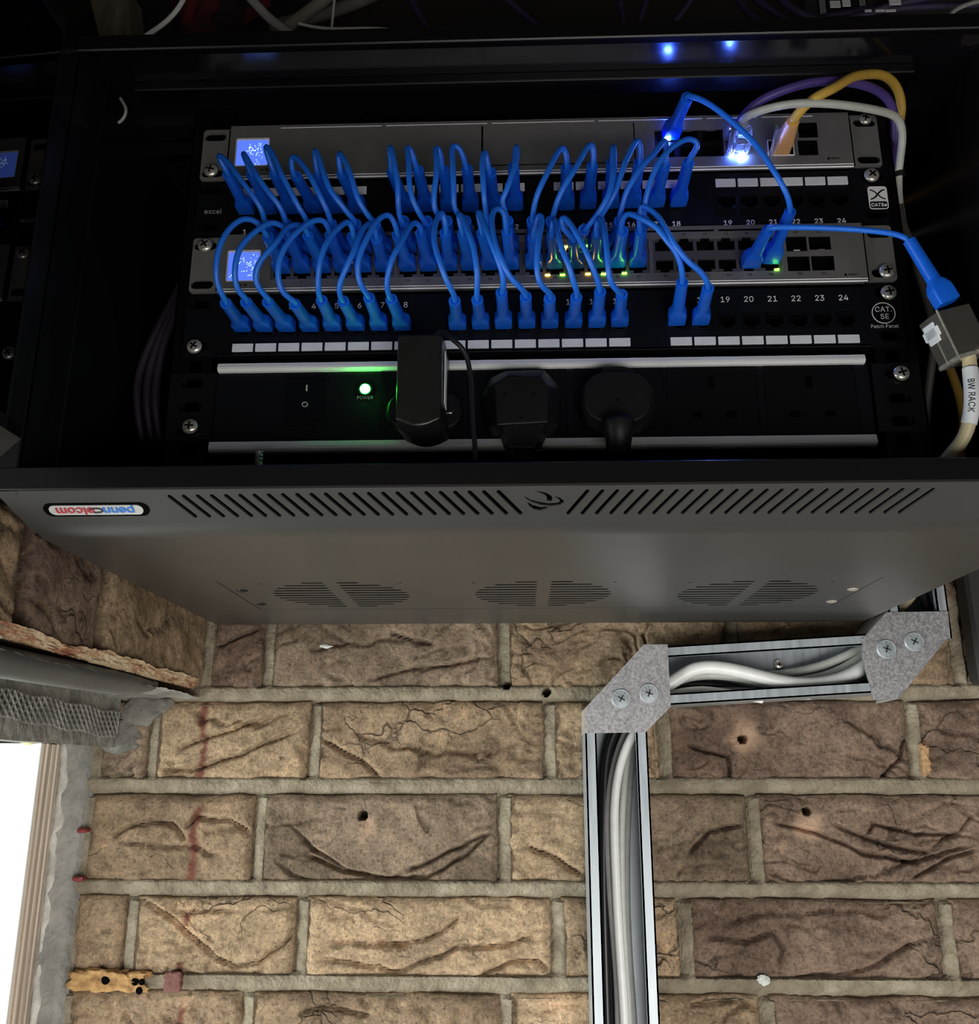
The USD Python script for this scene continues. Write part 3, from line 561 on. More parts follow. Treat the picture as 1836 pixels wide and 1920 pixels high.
obj('hole_collar', lathe([(.0085, .001), (.0092, -.0008), (.0105, 0)], [*at(1829, 72, z=.0675)[:2], .0675], (0, 0, 1), 24), RIM, cab)
obj('top_cross_rail', [cbox((-.286, -.0225, .0606), (.262, -.0205, .0675), .0005), cbox((-.286, -.0225, .0600), (.262, -.008, .0612), .0004)], INNER, cab)
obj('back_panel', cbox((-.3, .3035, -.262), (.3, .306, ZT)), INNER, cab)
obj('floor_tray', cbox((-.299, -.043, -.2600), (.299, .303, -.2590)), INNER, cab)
for s in (-1, 1):
    hp = sbox(*sorted((s*.2205, s*.2515)), 0, 1)
    x0, x1 = sorted((s*.2215, s*.2500)); rail = rrect(x0, -.235, x1, .062)
    for k in range(22): rail = rail.difference(rrect(s*.2325-.0045, .050-.0148*k-.0045, s*.2325+.0045, .050-.0148*k+.0045))
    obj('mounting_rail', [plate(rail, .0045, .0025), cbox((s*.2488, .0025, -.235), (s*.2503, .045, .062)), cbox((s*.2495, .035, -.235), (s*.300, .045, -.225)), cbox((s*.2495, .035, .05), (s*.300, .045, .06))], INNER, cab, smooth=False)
# badge set in the vented bend, mounted upside down
bd = obj('badge', on_chamf((lambda m: (m.apply_translation((0, 0, -.0008)), m)[1])(ext(LineString([(bx0+.0035, bv), (bx1-.0035, bv)]).buffer(.0036, quad_segs=8), .0012))), BADGEW, cab, smooth=30, label='silver capsule badge with red and blue lettering upside down')
ringp = LineString([(bx0+.0015, bv), (bx1-.0015, bv)]).buffer(.0050, quad_segs=10)
obj('badge_recess', on_chamf((lambda m: (m.apply_translation((0, 0, -.0004)), m)[1])(ext(ringp.difference(LineString([(bx0+.0035, bv), (bx1-.0035, bv)]).buffer(.0037, quad_segs=8)), .0006))), SLOT, cab)
L = bx1-bx0
def btext(s, xc, h, mat):
    m = meshkit.text_mesh(s, h, .0003, True); m.apply_translation((-(m.bounds[0, 0]+m.bounds[1, 0])/2, -h/2, 0)); m.apply_scale((1.15, 1, 1))
    # upside down as seen: reading right to left, top towards the underside
    o = A0+np.array([1, 0, 0])*xc+VD*(bv+.0004)-ND*.0009
    m.apply_transform(frame(o, (-1, 0, 0), VD)); return m
obj('badge_print', btext('elcom', bx0+.0032+L*.22, .0050, PRED), PRED, bd)
obj('badge_print', btext('penn', bx1-.0032-L*.20, .0050, PBLU), PBLU, bd)
sw = LineString([(bx0+L*.50+.004*math.cos(t), bv+.0016*math.sin(t)) for t in np.linspace(-2.6, 1.9, 14)]).buffer(.0005)
obj('badge_print', on_chamf((lambda m: (m.apply_translation((0, 0, -.0012)), m)[1])(ext(sw, .0003))), INKD, bd)
# door swung open towards the viewer on the left
DT = trimesh.transformations.rotation_matrix(math.radians(-2.5), (0, 0, 1), (-.3, -.08, 0))
def swung(*ms): m = trimesh.util.concatenate([tm(x) for x in ms]); m.apply_transform(DT); return m
dp = lambda y0_, y1_, x0, x1, z0, z1, c=.0008: cbox((x0, y0_, z0), (x1, y1_, z1), c)
door = obj('door', swung(dp(-.092, -.076, -.318, -.3000, -.2225, .058), dp(-.69, -.672, -.318, -.3000, -.2225, .058), dp(-.69, -.076, -.318, -.3000, .046, .058), dp(-.69, -.076, -.318, -.3000, -.2225, -.2140)), RIM, cab, smooth=False, label='open door with dark glass swung out at far left')
obj('bottom_bevel', swung(hull([(-.3003, -.074, -.2225), (-.3003, -.69, -.2225), (-.3012, -.074, -.2215), (-.3012, -.69, -.2215), (-.328, -.069, -.2510), (-.328, -.69, -.2510), (-.332, -.069, -.2480), (-.332, -.69, -.2480)])), BLACKP, door, smooth=False)
obj('glass_pane', swung(cbox((-.3045, -.673, -.215), (-.3010, -.091, .047))), GLASS, door, smooth=False, label='dark tinted glass pane')
for z in (-.18, .02): obj('hinge_pin', swung(lathe([(0, -.01), (.0025, -.01), (.0025, .01), (0, .01)], (-.3065, -.0735, z), (0, 0, 1), 12)), CHROME, door)

# ------------------------------------------------------------------ rack gear
def screw(parent, px, py, y=-.0022, r=.0053):
    q = at(px, py, y=y); ax = (0, -1, 0); a = random.uniform(0, 1.5)
    prof = [(r*.96, 0), (r, .0005), (r*.93, .0014), (r*.72, .0023), (r*.38, .0028), (0, .003)]
    head = obj('rack_screw', lathe(prof, q, ax, 24), CHROME, parent, smooth=True)
    m = []
    for k in (0, 1):
        b = trimesh.creation.box((r*1.05, .0009, .0011)); b.apply_transform(trimesh.transformations.rotation_matrix(a+k*math.pi/2, (0, 1, 0))); b.apply_translation(q+[0, -.0026, 0]); m.append(b)
    obj('cross_recess', m, SLOT, head)
def slotted(poly, *cs, w=.0045, h=.0034):
    for x, z in cs: poly = poly.difference(LineString([(x-w, z), (x+w, z)]).buffer(h, quad_segs=6))
    return poly
def rj(x, z, w, h, up_, nw=.0062, nh=.0022):
    m = sbox(x-w/2, z-h/2, x+w/2, z+h/2); s = 1 if up_ else -1
    return unary_union([m, sbox(x-nw/2, z+s*h/2-.0002 if s > 0 else z-h/2-nh, x+nw/2, z+h/2+nh if s > 0 else z-h/2+.0002)])
def jackbox(x, z, w, h, y0_, y1_, t=.0004):
    """open fronted box: how a socket looks inside"""
    o = sbox(x-w/2-t, z-h/2-t, x+w/2+t, z+h/2+t); return [plate(o.difference(sbox(x-w/2, z-h/2, x+w/2, z+h/2)), y1_, y0_), plate(o, y1_+.0005, y1_)]
YS = -.0030      # switch faceplates stand this far in front of their ears
def px_rect(l, t, r, b, y): p, q = at(l, (t+b)/2, y=y), at(r, (t+b)/2, y=y); return p[0], at((l+r)/2, b, y=y)[2], q[0], at((l+r)/2, t, y=y)[2]
def gear_switch(label, z0, z1, groups_px, screens, extra):
    t = thing('network_switch', label, 'network switch', (0, .0, z0), None)
    face = rrect(-.2205, z0, .2205, z1, .0006)
    cut = [sbox(*screens)]+extra
    face = face.difference(unary_union(cut))
    obj('faceplate', plate(face, YS+.0022, YS), SWM, t, smooth=False)
    obj('lower_edge', [hull([(x, y, z) for x in (-.2205, .2205) for y, z in ((YS-.0004, z0+.0011), (YS+.0014, z0-.0007), (YS+.0022, z0-.0003), (YS+.0005, z0+.0012))])], SWEDGE, t, smooth=False)
    obj('chassis', cbox((-.2200, YS+.0150, z0+.0006), (.2200, .20, z1-.0006)), INNER, t)
    obj('chassis_lid', [cbox((-.2200, YS+.0022, z1-.0010), (.2200, .20, z1-.0003)), cbox((-.2200, YS+.0022, z0+.0003), (.2200, .20, z0+.0009))], SWM, t)
    for s in (-1, 1):
        x0, x1 = sorted((s*.2413, s*.2213))
        e = slotted(rrect(x0, z0+.0004, x1, z1-.0004, .0028), (s*.2325, z0+.0066), (s*.2325, z1-.0066))
        obj('rack_ear', [plate(e, .0022, .0), cbox((s*.2213, .0, z0+.0004), (s*.2226, .02, z1-.0004))], EARM, t, smooth=False)
        obj('ear_slot_back', cbox((x0+.002, .0024, z0+.001), (x1-.002, .0026, z1-.001)), SLOT, t)
    x0, a, x1, b = screens
    scr = obj('display', plate(rrect(x0, a, x1, b-.0012, .0012), YS+.0012, YS+.0006), SCREEN, t, label='lit blue square status display')
    r = np.random.default_rng(int(abs(z0)*1e5)+5); dd = []
    cl = [(r.uniform(.12, .9), r.uniform(.1, .9)) for _ in range(10)]
    for _ in range(52):
        c = cl[r.integers(10)]; u, v = np.clip(np.array(c)+r.normal(0, .075, 2), .05, .95)
        q = Point(x0+(x1-x0)*u, a+(b-a)*.92*v+.0003).buffer(r.uniform(.00022, .00048), quad_segs=2); dd.append(plate(q, YS+.0005, YS+.0003))
    obj('display_dots', dd, DOTS, scr)
    obj('display_frame', plate(rrect(x0-.0006, a-.0006, x1+.0006, b+.0004, .0015).difference(rrect(x0, a, x1, b-.0010, .0012)), YS+.001, YS-.0002), SWEDGE, t)
    return t
GX = [-.1767, -.0894, -.0030, .0858]; PITCH = .01412
scr2 = px_rect(427, 470, 486, 526, YS)
blocks = []; Z2a, Z2b = -.0808, -.0540
for g in GX: blocks.append(sbox(g-.0078, Z2a, g+5*PITCH+.0078, Z2b))
sfp = [px_rect(1474, 443, 1513, 471, YS), px_rect(1517, 443, 1558, 468, YS), px_rect(1477, 480, 1519, 508, YS), px_rect(1522, 479, 1565, 507, YS)]
s1 = [px_rect(1228, 243, 1357, 294, YS), px_rect(1441, 264, 1487, 291, YS), px_rect(1497, 229, 1533, 258, YS), px_rect(1497, 262, 1534, 291, YS), px_rect(1362, 262, 1400, 292, YS)]
scr1 = px_rect(443, 260, 503, 310, YS)
sw1 = gear_switch('silver grey gateway switch at the top of the rack with white and yellow cables', .0004, .0438, [], scr1, [sbox(*b) for b in s1])
sw2 = gear_switch('silver grey switch with forty eight ports between the two patch panels', -.0887, -.0453, [], scr2, blocks+[sbox(*b) for b in sfp])
# switch 2: port frames and jacks
PZ = {1: -.0598, 0: -.0742}
for gi, g in enumerate(GX):
    lat = sbox(g-.0077, Z2a+.0001, g+5*PITCH+.0077, Z2b-.0001); cuts = []
    for k in range(6):
        for row in (0, 1): cuts.append(rj(g+k*PITCH, PZ[row], .0118, .0078, row == 1))
    obj('port_frame', plate(lat.difference(unary_union(cuts)), YS+.0030, YS+.0012), PORTM, sw2, smooth=False)
    for k in range(6):
        for row in (0, 1):
            m = jackbox(g+k*PITCH, PZ[row]+(.0011 if row else -.0011), .0124, .0102, YS+.0032, YS+.0135)
            obj('ethernet_port', m, JACK, sw2, smooth=False)
for b in sfp:
    obj('fibre_port', jackbox((b[0]+b[2])/2, (b[1]+b[3])/2, b[2]-b[0]-.0004, b[3]-b[1]-.0004, YS+.0008, YS+.0138), JACK, sw2, smooth=False)
tabs = [cbox(at(px, py, y=YS+.002)+[-.0022, -.0008, -.0003], at(px, py, y=YS+.002)+[.0022, 0, .0003]) for px, py in ((1494, 470), (1540, 469))]
obj('latch_tab', tabs, SWEDGE, sw2)
def leds(parent, lst, mat, name='port_light', w=.0017, h=.00075):
    for px, py in lst:
        c = at(px, py, y=YS-.0003); obj(name, cbox(c-[w, .0004, h], c+[w, .0008, h], .0003), mat, parent)
leds(sw2, [(1055, 515), (1132, 513.5), (1171, 512), (1102, 461), (1457, 505)], LEDG)
leds(sw2, [(1027, 515.5), (1102.6, 513.5), (1061, 462.5)], LEDY)
leds(sw2, [(660.5, 491.5)], pmat('unlit', (.8, .75, .6), .3), w=.0007, h=.0006)
small = [text(str(2*(6*gi+k)+1), .0017, (g+k*PITCH, YS-.0001, -.0519), d=.0002) for gi, g in enumerate(GX) for k in range(6)]
small += [text(str(2*(6*gi+k)+2), .0017, (g+k*PITCH, YS-.0001, -.0834), d=.0002) for gi, g in enumerate(GX) for k in range(6)]
small += [text('49', .0017, (*at(1492, 438, y=YS)[:2]-[0, .0001], -.0519), d=.0002), text('51', .0017, (*at(1536, 437, y=YS)[:2]-[0, .0001], -.0519), d=.0002), text('50', .0017, (*at(1500, 514, y=YS)[:2]-[0, .0001], -.0834), d=.0002), text('52', .0017, (*at(1545, 513, y=YS)[:2]-[0, .0001], -.0834), d=.0002)]
obj('port_numbers', small, INKD, sw2, smooth=False)
for sw, dx, dy in ((sw1, (1554, 297), (1567, 297)), (sw2, (1586, 515), (1600, 515))):
    obj('reset_hole', plate(Point(at(*dx, y=YS)[0], at(*dx, y=YS)[2]).buffer(.0009), YS, YS-.0001), SLOT, sw)
    obj('printed_text', text('RESET', .0015, at(*dy, y=YS)-[0, .0001, 0], d=.0002), INKD, sw, smooth=False)
for sw, pw in ((sw1, (500, 318)), (sw2, (460, 534))):
    q = at(*pw, y=YS); o = Point(q[0], q[2]).buffer(.0010).difference(Point(q[0], q[2]).buffer(.0005))
    obj('printed_symbol', [plate(o, YS, YS-.0002), cbox(q+[-.0045, -.0002, -.0006], q+[-.0022, 0, .0004])], INKD, sw)
def groove(sw, z, segs, mat, h=.00035):
    obj('seam_line', [cbox((at(a, 240 if sw == sw1 else 440, y=YS)[0], YS-.00025, z-h), (at(b, 240 if sw == sw1 else 440, y=YS)[0], YS+.0002, z+h)) for a, b in segs], mat, sw)
groove(sw1, .0412, [(527, 716), (724, 914), (922, 1115), (1123, 1318), (1327, 1420), (1430, 1526)], SWEDGE, .0003)
groove(sw2, -.0492, [(512, 590), (598, 700), (708, 755), (765, 880), (888, 985), (995, 1090), (1098, 1235), (1245, 1339), (1348, 1440)], SLOT, .0006)
# switch 1: blanking plate and ports
b = px_rect(906, 246, 1189, 308, YS); b = (b[0], .0065, b[2], .0385)
obj('blanking_plate', plate(rrect(*b), YS, YS-.0005), SWM, sw1, smooth=False)
obj('plate_seam', [cbox((b[0]-.0012, YS-.0004, b[1]-.0003), (b[0], YS+.0002, b[3]+.0003)), cbox((b[2], YS-.0004, b[1]-.0003), (b[2]+.0008, YS+.0002, b[3]+.0003)), cbox((b[0], YS-.0004, b[1]-.0006), (b[2], YS+.0002, b[1]-.0002))], SLOT, sw1)
g0 = s1[0]
lat = sbox(g0[0]+.0001, g0[1]+.0001, g0[2]-.0001, g0[3]-.0001); cuts = []
for k in range(3):
    for row in (0, 1):
        x = g0[0]+.0078+k*(g0[2]-g0[0]-.0156)/2; z = (g0[1]+g0[3])/2+(.0062 if row else -.0062); cuts.append(rj(x, z, .0122, .0078, row == 1))
        obj('ethernet_port', jackbox(x, z+(.0011 if row else -.0011), .0128, .0104, YS+.0032, YS+.0135), JACK, sw1, smooth=False)
obj('port_frame', plate(lat.difference(unary_union(cuts)), YS+.0030, YS+.0012), JACK, sw1, smooth=False)
for b in s1[1:]: obj('fibre_port' if b in s1[1:4] else 'ethernet_port', jackbox((b[0]+b[2])/2, (b[1]+b[3])/2, b[2]-b[0]-.0004, b[3]-b[1]-.0004, YS+.0008, YS+.0138), JACK, sw1, smooth=False)
b = s1[1]; obj('port_collar', plate(sbox(b[0]-.0006, b[1]-.0006, b[2]+.0006, b[3]+.0006).difference(sbox(*b)), YS, YS-.0008), SWEDGE, sw1)
c = at(1392, 291, y=YS-.001); obj('port_light', [cbox(c-[.0020, .0006, .0011], c+[.0020, .0006, .0011], .0005)], LEDW, sw1, label='bright white port light')
for px_, py_ in ((1373, 290), (1383, 246)):
    c = at(px_, py_, y=YS-.001); obj('port_light', [cbox(c-[.0016, .0004, .0007], c+[.0016, .0004, .0007], .0003)], LEDB, sw1)
c = at(1252, 262, y=YS-.001); obj('port_light', [cbox(c-[.0022, .0004, .0006], c+[.0022, .0004, .0006], .0003)], LEDB, sw1)
c = at(1262, 236, y=YS-.001); obj('port_light', [cbox(c-[.0022, .0004, .0006], c+[.0022, .0004, .0006], .0003)], LEDB, sw1)
screw(sw1, 396, 320); screw(sw1, 1622, 224, y=.001, r=.0046)
screw(sw2, 385, 460); screw(sw2, 1663, 509)

# patch panels
def patch(label, z0, z1, starts, width, n, zlab, zport, znum, hnum):
    t = thing('patch_bay', label, 'patch panel', (0, 0, z0)); pit_ = width/n
    xs = [s+pit_*(k+.5) for s in starts for k in range(n)]
    pan = rrect(-.2413, z0, .2413, z1, .001)
    pan = pan.difference(unary_union([sbox(x-.0066, zport-.0060, x+.0066, zport+.0056) for x in xs]))
    pan = slotted(pan, *[(s*.2325, z) for s in (-1, 1) for z in (z0+.0072, z1-.0066)])
    obj('panel', plate(pan, .0020, 0), PANEL, t, smooth=False)
    obj('panel_folds', [cbox((-.2190, 0, z1-.0016), (.2190, .02, z1-.0002)), cbox((-.2190, 0, z0+.0002), (.2190, .02, z0+.0016))], PANEL, t)
    for i, x in enumerate(xs):
        fr = sbox(x-.0064, zport-.0058, x+.0064, zport+.0054).difference(rj(x, zport+.0004, .0112, .0066, False, .0060, .0020))
        j = obj('ethernet_port', [plate(fr, .006, -.0006)]+jackbox(x, zport-.0002, .0122, .0100, .0062, .0150), JACK, t, smooth=False)
        obj('label_card', cbox((x-pit_/2+.0008, -.0011, zlab[0]), (x+pit_/2-.0008, .0002, zlab[1]), .0002), WHITEL, t)
        obj('printed_number', text(str(i+1), hnum, (x-.0004, -.0002, znum), d=.0003, bold=n == 6), INK, t, smooth=False)
    return t, xs
pp1, px1 = patch('black upper patch panel under the top switch', -.0442, -.0004, [-.2128, -.1010, .0108, .1236], .0930, 6, (-.0132, -.0070), -.0250, -.0417, .0036)
pp2, px2 = patch('black lower patch panel with a round printed badge above the power strip', -.1362, -.0908, [-.2082, -.0646, .0862], .1258, 8, (-.1336, -.1278), -.1163, -.1003, .0040)
obj('label_trim', cbox((-.2190, -.0016, -.1368), (.2190, .0005, -.1360), .0003), RIM, pp2)
screw(pp1, 1634, 329); screw(pp2, 365, 650); screw(pp2, 1666, 549)
obj('printed_text', text('excel', .0036, at(400, 397, y=0)-[0, .0002, 0], bold=False), pmat('grey_print', (.35, .35, .35), .6), pp1, smooth=False)
# badge: white rounded tile with an X of two curves over a black band
q = at(1646.5, 371, y=0); w, h = .0066, .0090
tile = rrect(q[0]-w, q[2]-h, q[0]+w, q[2]+h, .0022); band_ = rrect(q[0]-w+.0007, q[2]-h+.0007, q[0]+w-.0007, q[2]-h*.30, .0014)
cur = [LineString([(q[0]+s*(.0047-.0094*t), q[2]+.0063-.0072*(t+.10*math.sin(2*math.pi*t)*-1.0)) for t in np.linspace(0, 1, 15)]).buffer(.0006) for s in (-1, 1)]
obj('printed_badge', plate(tile.difference(unary_union([band_]+cur)), 0, -.0003), INK, pp1, smooth=False)
obj('printed_text', text('CAT5e', .0024, (q[0], -.0002, q[2]-h*.63), bold=True), INK, pp1, smooth=False)
q = at(1657, 587, y=0); ring = Point(q[0], q[2]).buffer(.0078).difference(Point(q[0], q[2]).buffer(.0072))
obj('printed_badge', [plate(ring, 0, -.0003), text('CAT.', .0036, q+[0, -.0002, .0027]), text('5E', .0036, q+[.0004, -.0002, -.0026])], INK, pp2, smooth=False)
obj('printed_text', text('Patch Panel', .0024, at(1659, 612, y=0)-[0, .0002, 0]), pmat('pale_print', (.6, .6, .6), .6), pp2, smooth=False)

# power strip
pdu = thing('power_strip', 'black rack power strip with silver rails and a green light', 'power strip', (0, 0, -.207))
obj('body', cbox((-.2165, -.0005, -.2060), (.2150, .055, -.1425), .0008), PANEL, pdu)
def bar(z0, z1, x0, x1):
    s = Polygon([(.0004, z0), (-.0030, z0+.0002), (-.0046, z0+.0016), (-.0046, (z0+z1)/2-.0004), (-.0036, z1-.0008), (-.0016, z1), (.0004, z1)])
    m = ext(s, x1-x0); m.apply_transform(np.array([[0, 0, 1, x0], [1, 0, 0, 0], [0, 1, 0, 0], [0, 0, 0, 1.]])); return m
obj('silver_rail', bar(-.1494, -.1428, -.2150, .2120), ALU, pdu, smooth=False)
obj('silver_rail', bar(-.2062, -.1984, -.2165, .2135), ALU, pdu, smooth=False)
for s in (-1, 1):
    x0, x1 = sorted((s*.2475, s*.2166)); e = slotted(rrect(x0, -.1960, x1, -.1485, .001), (s*.2325, -.1560), (s*.2325, -.1730), (s*.2325, -.1890))
    obj('rack_ear', plate(e, .0018, -.0004), RIM, pdu, smooth=False)
screw(pdu, 357, 800); screw(pdu, 1690, 700)
b = px_rect(534, 703, 614, 799, -.001); cx, cz = (b[0]+b[2])/2, (b[1]+b[3])/2
obj('switch_frame', plate(rrect(*b, .0012).difference(rrect(b[0]+.002, b[1]+.0022, b[2]-.002, b[3]-.0022, .0006)), 0, -.0022), JACK, pdu, smooth=False)
rk = obj('rocker_switch', hull([(x, y, z) for x in (b[0]+.0022, b[2]-.0022) for y, z in ((-.0002, b[1]+.0024), (-.0002, b[3]-.0024), (-.0010, b[3]-.0024), (-.0030, cz-.0050), (-.0044, b[1]+.0024))]), JACK, pdu, smooth=False)
q = at(575, 727, y=-.003); obj('printed_symbol', cbox(q+[-.0004, -.0002, -.0021], q+[.0004, .0009, .0021]), pmat('grey_symbol', (.5, .5, .5), .6), rk)
q = at(571.5, 758, y=-.0046); o = affinity.scale(Point(q[0], q[2]).buffer(.0020).difference(Point(q[0], q[2]).buffer(.0015)), 1, .9)
obj('printed_symbol', plate(o, -.0040, -.0046), pmat('grey_symbol2', (.5, .5, .5), .6), rk)
q = at(685, 730, y=-.001); obj('power_light', lathe([(.0034, 0), (.0034, .0012), (.0024, .0024), (0, .0028)], q, (0, -1, 0), 20), GREENE, pdu, smooth=True, label='glowing green power light')
obj('light_bezel', lathe([(.0036, -.001), (.0036, .001), (.0046, .001), (.0046, -.001)], q, (0, -1, 0), 24), JACK, pdu)
obj('printed_text', text('POWER', .0022, at(685, 746.5, y=0)-[0, .0004+.0005, 0]), pmat('dim_print', (.25, .27, .25), .6), pdu, smooth=False)
for cxp, e, l, n in ((1335, (1332, 719), (1305, 779), (1371, 779)), (1520, (1515, 718), (1490, 778), (1556, 777)), (795, None, None, None), (978, None, None, None), (1160, None, None, None)):
    xc = at(cxp, 750, y=0)[0]; m = rrect(xc-.029, -.1978, xc+.029, -.1500, .0008); cuts = []
    if e:
        for (px, py), w, h in ((e, .0022, .0042), (l, .0034, .0023), (n, .0034, .0023)): q = at(px, py, y=0); cuts.append(sbox(q[0]-w, q[2]-h, q[0]+w, q[2]+h))
        m = m.difference(unary_union(cuts)); obj('socket_void', plate(rrect(xc-.025, -.197, xc+.025, -.151), -.0006, -.0007), SLOT, pdu)
    obj('socket', plate(m, -.0006, -.0016), JACK, pdu, smooth=False)
    obj('socket_seam', cbox((xc+.0292, -.0012, -.1978), (xc+.0296, -.0004, -.15)), SLOT, pdu)
# plugs and adapter in the sockets
def poly3(pxs, y): return [at(a, b, y=y) for a, b in pxs]
def rounded_hull(groups, r=.0012):
    s = trimesh.creation.icosphere(1, r).vertices; return hull(np.vstack([np.array(g)[:, None]+s[None] for g in groups]).reshape(-1, 3))
plugA = thing('power_plug', 'faceted black plug in the third socket with ribbed cable grip', 'power plug', at(978, 760, y=-.002))
baseA = poly3([(912, 800), (905, 745), (922, 712), (955, 700), (1020, 700), (1042, 722), (1050, 760), (1046, 800), (1030, 815), (925, 815)], -.004)
frontA = poly3([(935, 795), (930, 722), (955, 708), (1012, 710), (1024, 724), (1024, 790)], -.026)
midA = poly3([(920, 800), (915, 730), (950, 700), (1018, 698), (1045, 730), (1045, 795)], -.014)
obj('plug_body', rounded_hull([baseA, midA, frontA], .0015), BLKPL, plugA, smooth=25)
obj('neck', rounded_hull([poly3([(945, 795), (1018, 795), (1000, 838), (958, 838)], -.024), poly3([(935, 800), (1030, 800), (1012, 838), (948, 838)], -.008)], .0012), BLKPL, plugA, smooth=25)
gp = [at(976, 838, y=-.016), at(976, 850, y=-.016), at(976, 868, y=-.016), at(976, 884, y=-.014)]
obj('cable_grip', [tube([gp[0]+[0, 0, .002], gp[1], gp[2]], .0075, 14, 8)]+[lathe([(.0085, 0), (.0092, .0008), (.0092, .0018), (.0085, .0026)], gp[0]-[0, 0, .0012+.0036*k], (0, 0, -1), 16) for k in range(3)], BLKPL, plugA, smooth=True)
obj('cord', tube([gp[2], gp[3], gp[3]+[0, .02, -.012]], .0042, 12, 10), BLKC, plugA, smooth=True)
for px, py in ((946, 738), (1001, 738), (976, 783)): q = at(px, py, y=-.0276); obj('screw_pit', lathe([(0, 0), (.0007, 0), (.0007, .0003), (0, .0003)], q, (0, -1, 0), 8), SLOT, plugA)
plugB = thing('power_plug', 'rounded black plug in the fourth socket with tapered cable grip', 'power plug', at(1160, 760, y=-.002))
def oval(cx_, cy_, rx, ry, y, n=18, p=2.6):
    a = np.arange(n)*2*np.pi/n; c, s = np.cos(a), np.sin(a); return [at(cx_+rx*np.sign(u)*abs(u)**(2/p), cy_+ry*np.sign(w)*abs(w)**(2/p), y=y) for u, w in zip(c, s)]
obj('plug_body', rounded_hull([oval(1159, 768, 69, 48, -.003), oval(1158, 752, 66, 48, -.016), oval(1158, 745, 60, 46, -.021)], .0012), BLKPL, plugB, smooth=25)
obj('top_boss', rounded_hull([oval(1158, 704, 30, 14, -.018), oval(1158, 720, 34, 16, -.004)], .001), BLKPL, plugB, smooth=25)
gB = [at(1159, 790, y=-.026), at(1160, 815, y=-.025), at(1160, 842, y=-.020), at(1161, 872, y=-.014)]
sp = spline(gB, 14); obj('cable_grip', sweep(sp, np.array([circ(.0098-.0036*(i/13)+(.0006 if (i > 8 and i % 2) else 0), 16) for i in range(14)])), BLKPL, plugB, smooth=True)
obj('cord', tube([gB[3], gB[3]+[0, .006, -.006], gB[3]+[0, .03, -.014]], .0042, 12, 10), BLKC, plugB, smooth=True)
q = at(1157, 750, y=-.0224); obj('screw_pit', lathe([(0, 0), (.0008, 0), (.0008, .0003), (0, .0003)], q, (0, -1, 0), 8), SLOT, plugB)
ad = thing('mains_adapter', 'tall glossy black plug-in adapter beside the green light', 'mains adapter', at(790, 720, y=-.02))
obj('plug_base', rounded_hull([oval(796, 778, 70, 38, -.003), oval(797, 770, 66, 36, -.013)], .0012), BLKPL, ad, smooth=25)
yb_, yf_ = -.014, -.052
xl, xr = at(749, 720, y=yf_)[0], at(823, 720, y=yf_)[0]; zt_, zb_ = at(785, 633, y=yf_)[2], at(785, 784, y=yf_)[2]
sec = []
for k in range(11):
    t = k/10; sec.append((xl+(xr-xl)*t, zb_-.0040*math.sin(math.pi*t)))
prof_f = [(xl, zt_), (xr, zt_)]+sec[::-1]
fr_ = [np.array((x, yf_, z)) for x, z in prof_f]; bk_ = [np.array((x+.0015 if x > (xl+xr)/2 else x+.001, yb_, z+(.0020 if z > (zt_+zb_)/2 else .001))) for x, z in prof_f]
md_ = [np.array((x+np.sign(x-(xl+xr)/2)*.0012, yf_+.012, z-(.0006 if z < (zt_+zb_)/2 else -.0006))) for x, z in prof_f]
obj('adapter_body', rounded_hull([fr_, md_, bk_], .0016), ADAPT, ad, smooth=22)
q0 = np.array([xr+.0031, yf_+.008, zt_-.008]); q1 = np.array([xr+.0030, yf_+.016, zb_+.010])
obj('rating_label', cbox((xr+.0026, yf_+.006, zb_+.012), (xr+.0034, yf_+.018, zt_-.006), .0003), WHITEL, ad)
aw = [at(818, 628, y=-.045), at(828, 622, y=-.046), at(846, 634, y=-.048), at(868, 655, y=-.046), at(880, 690, y=-.042), at(885, 745, y=-.040), at(888, 800, y=-.040), at(891, 850, y=-.040), at(889, 880, y=-.036)]
obj('cord', tube(aw, .0016, 10, 60), BLKC, ad, smooth=True)
q = at(844, 774, y=-.0145); obj('pin_mark', blob(q, (.0014, .0004, .0007), 5, .3, 2), CHROME, ad)

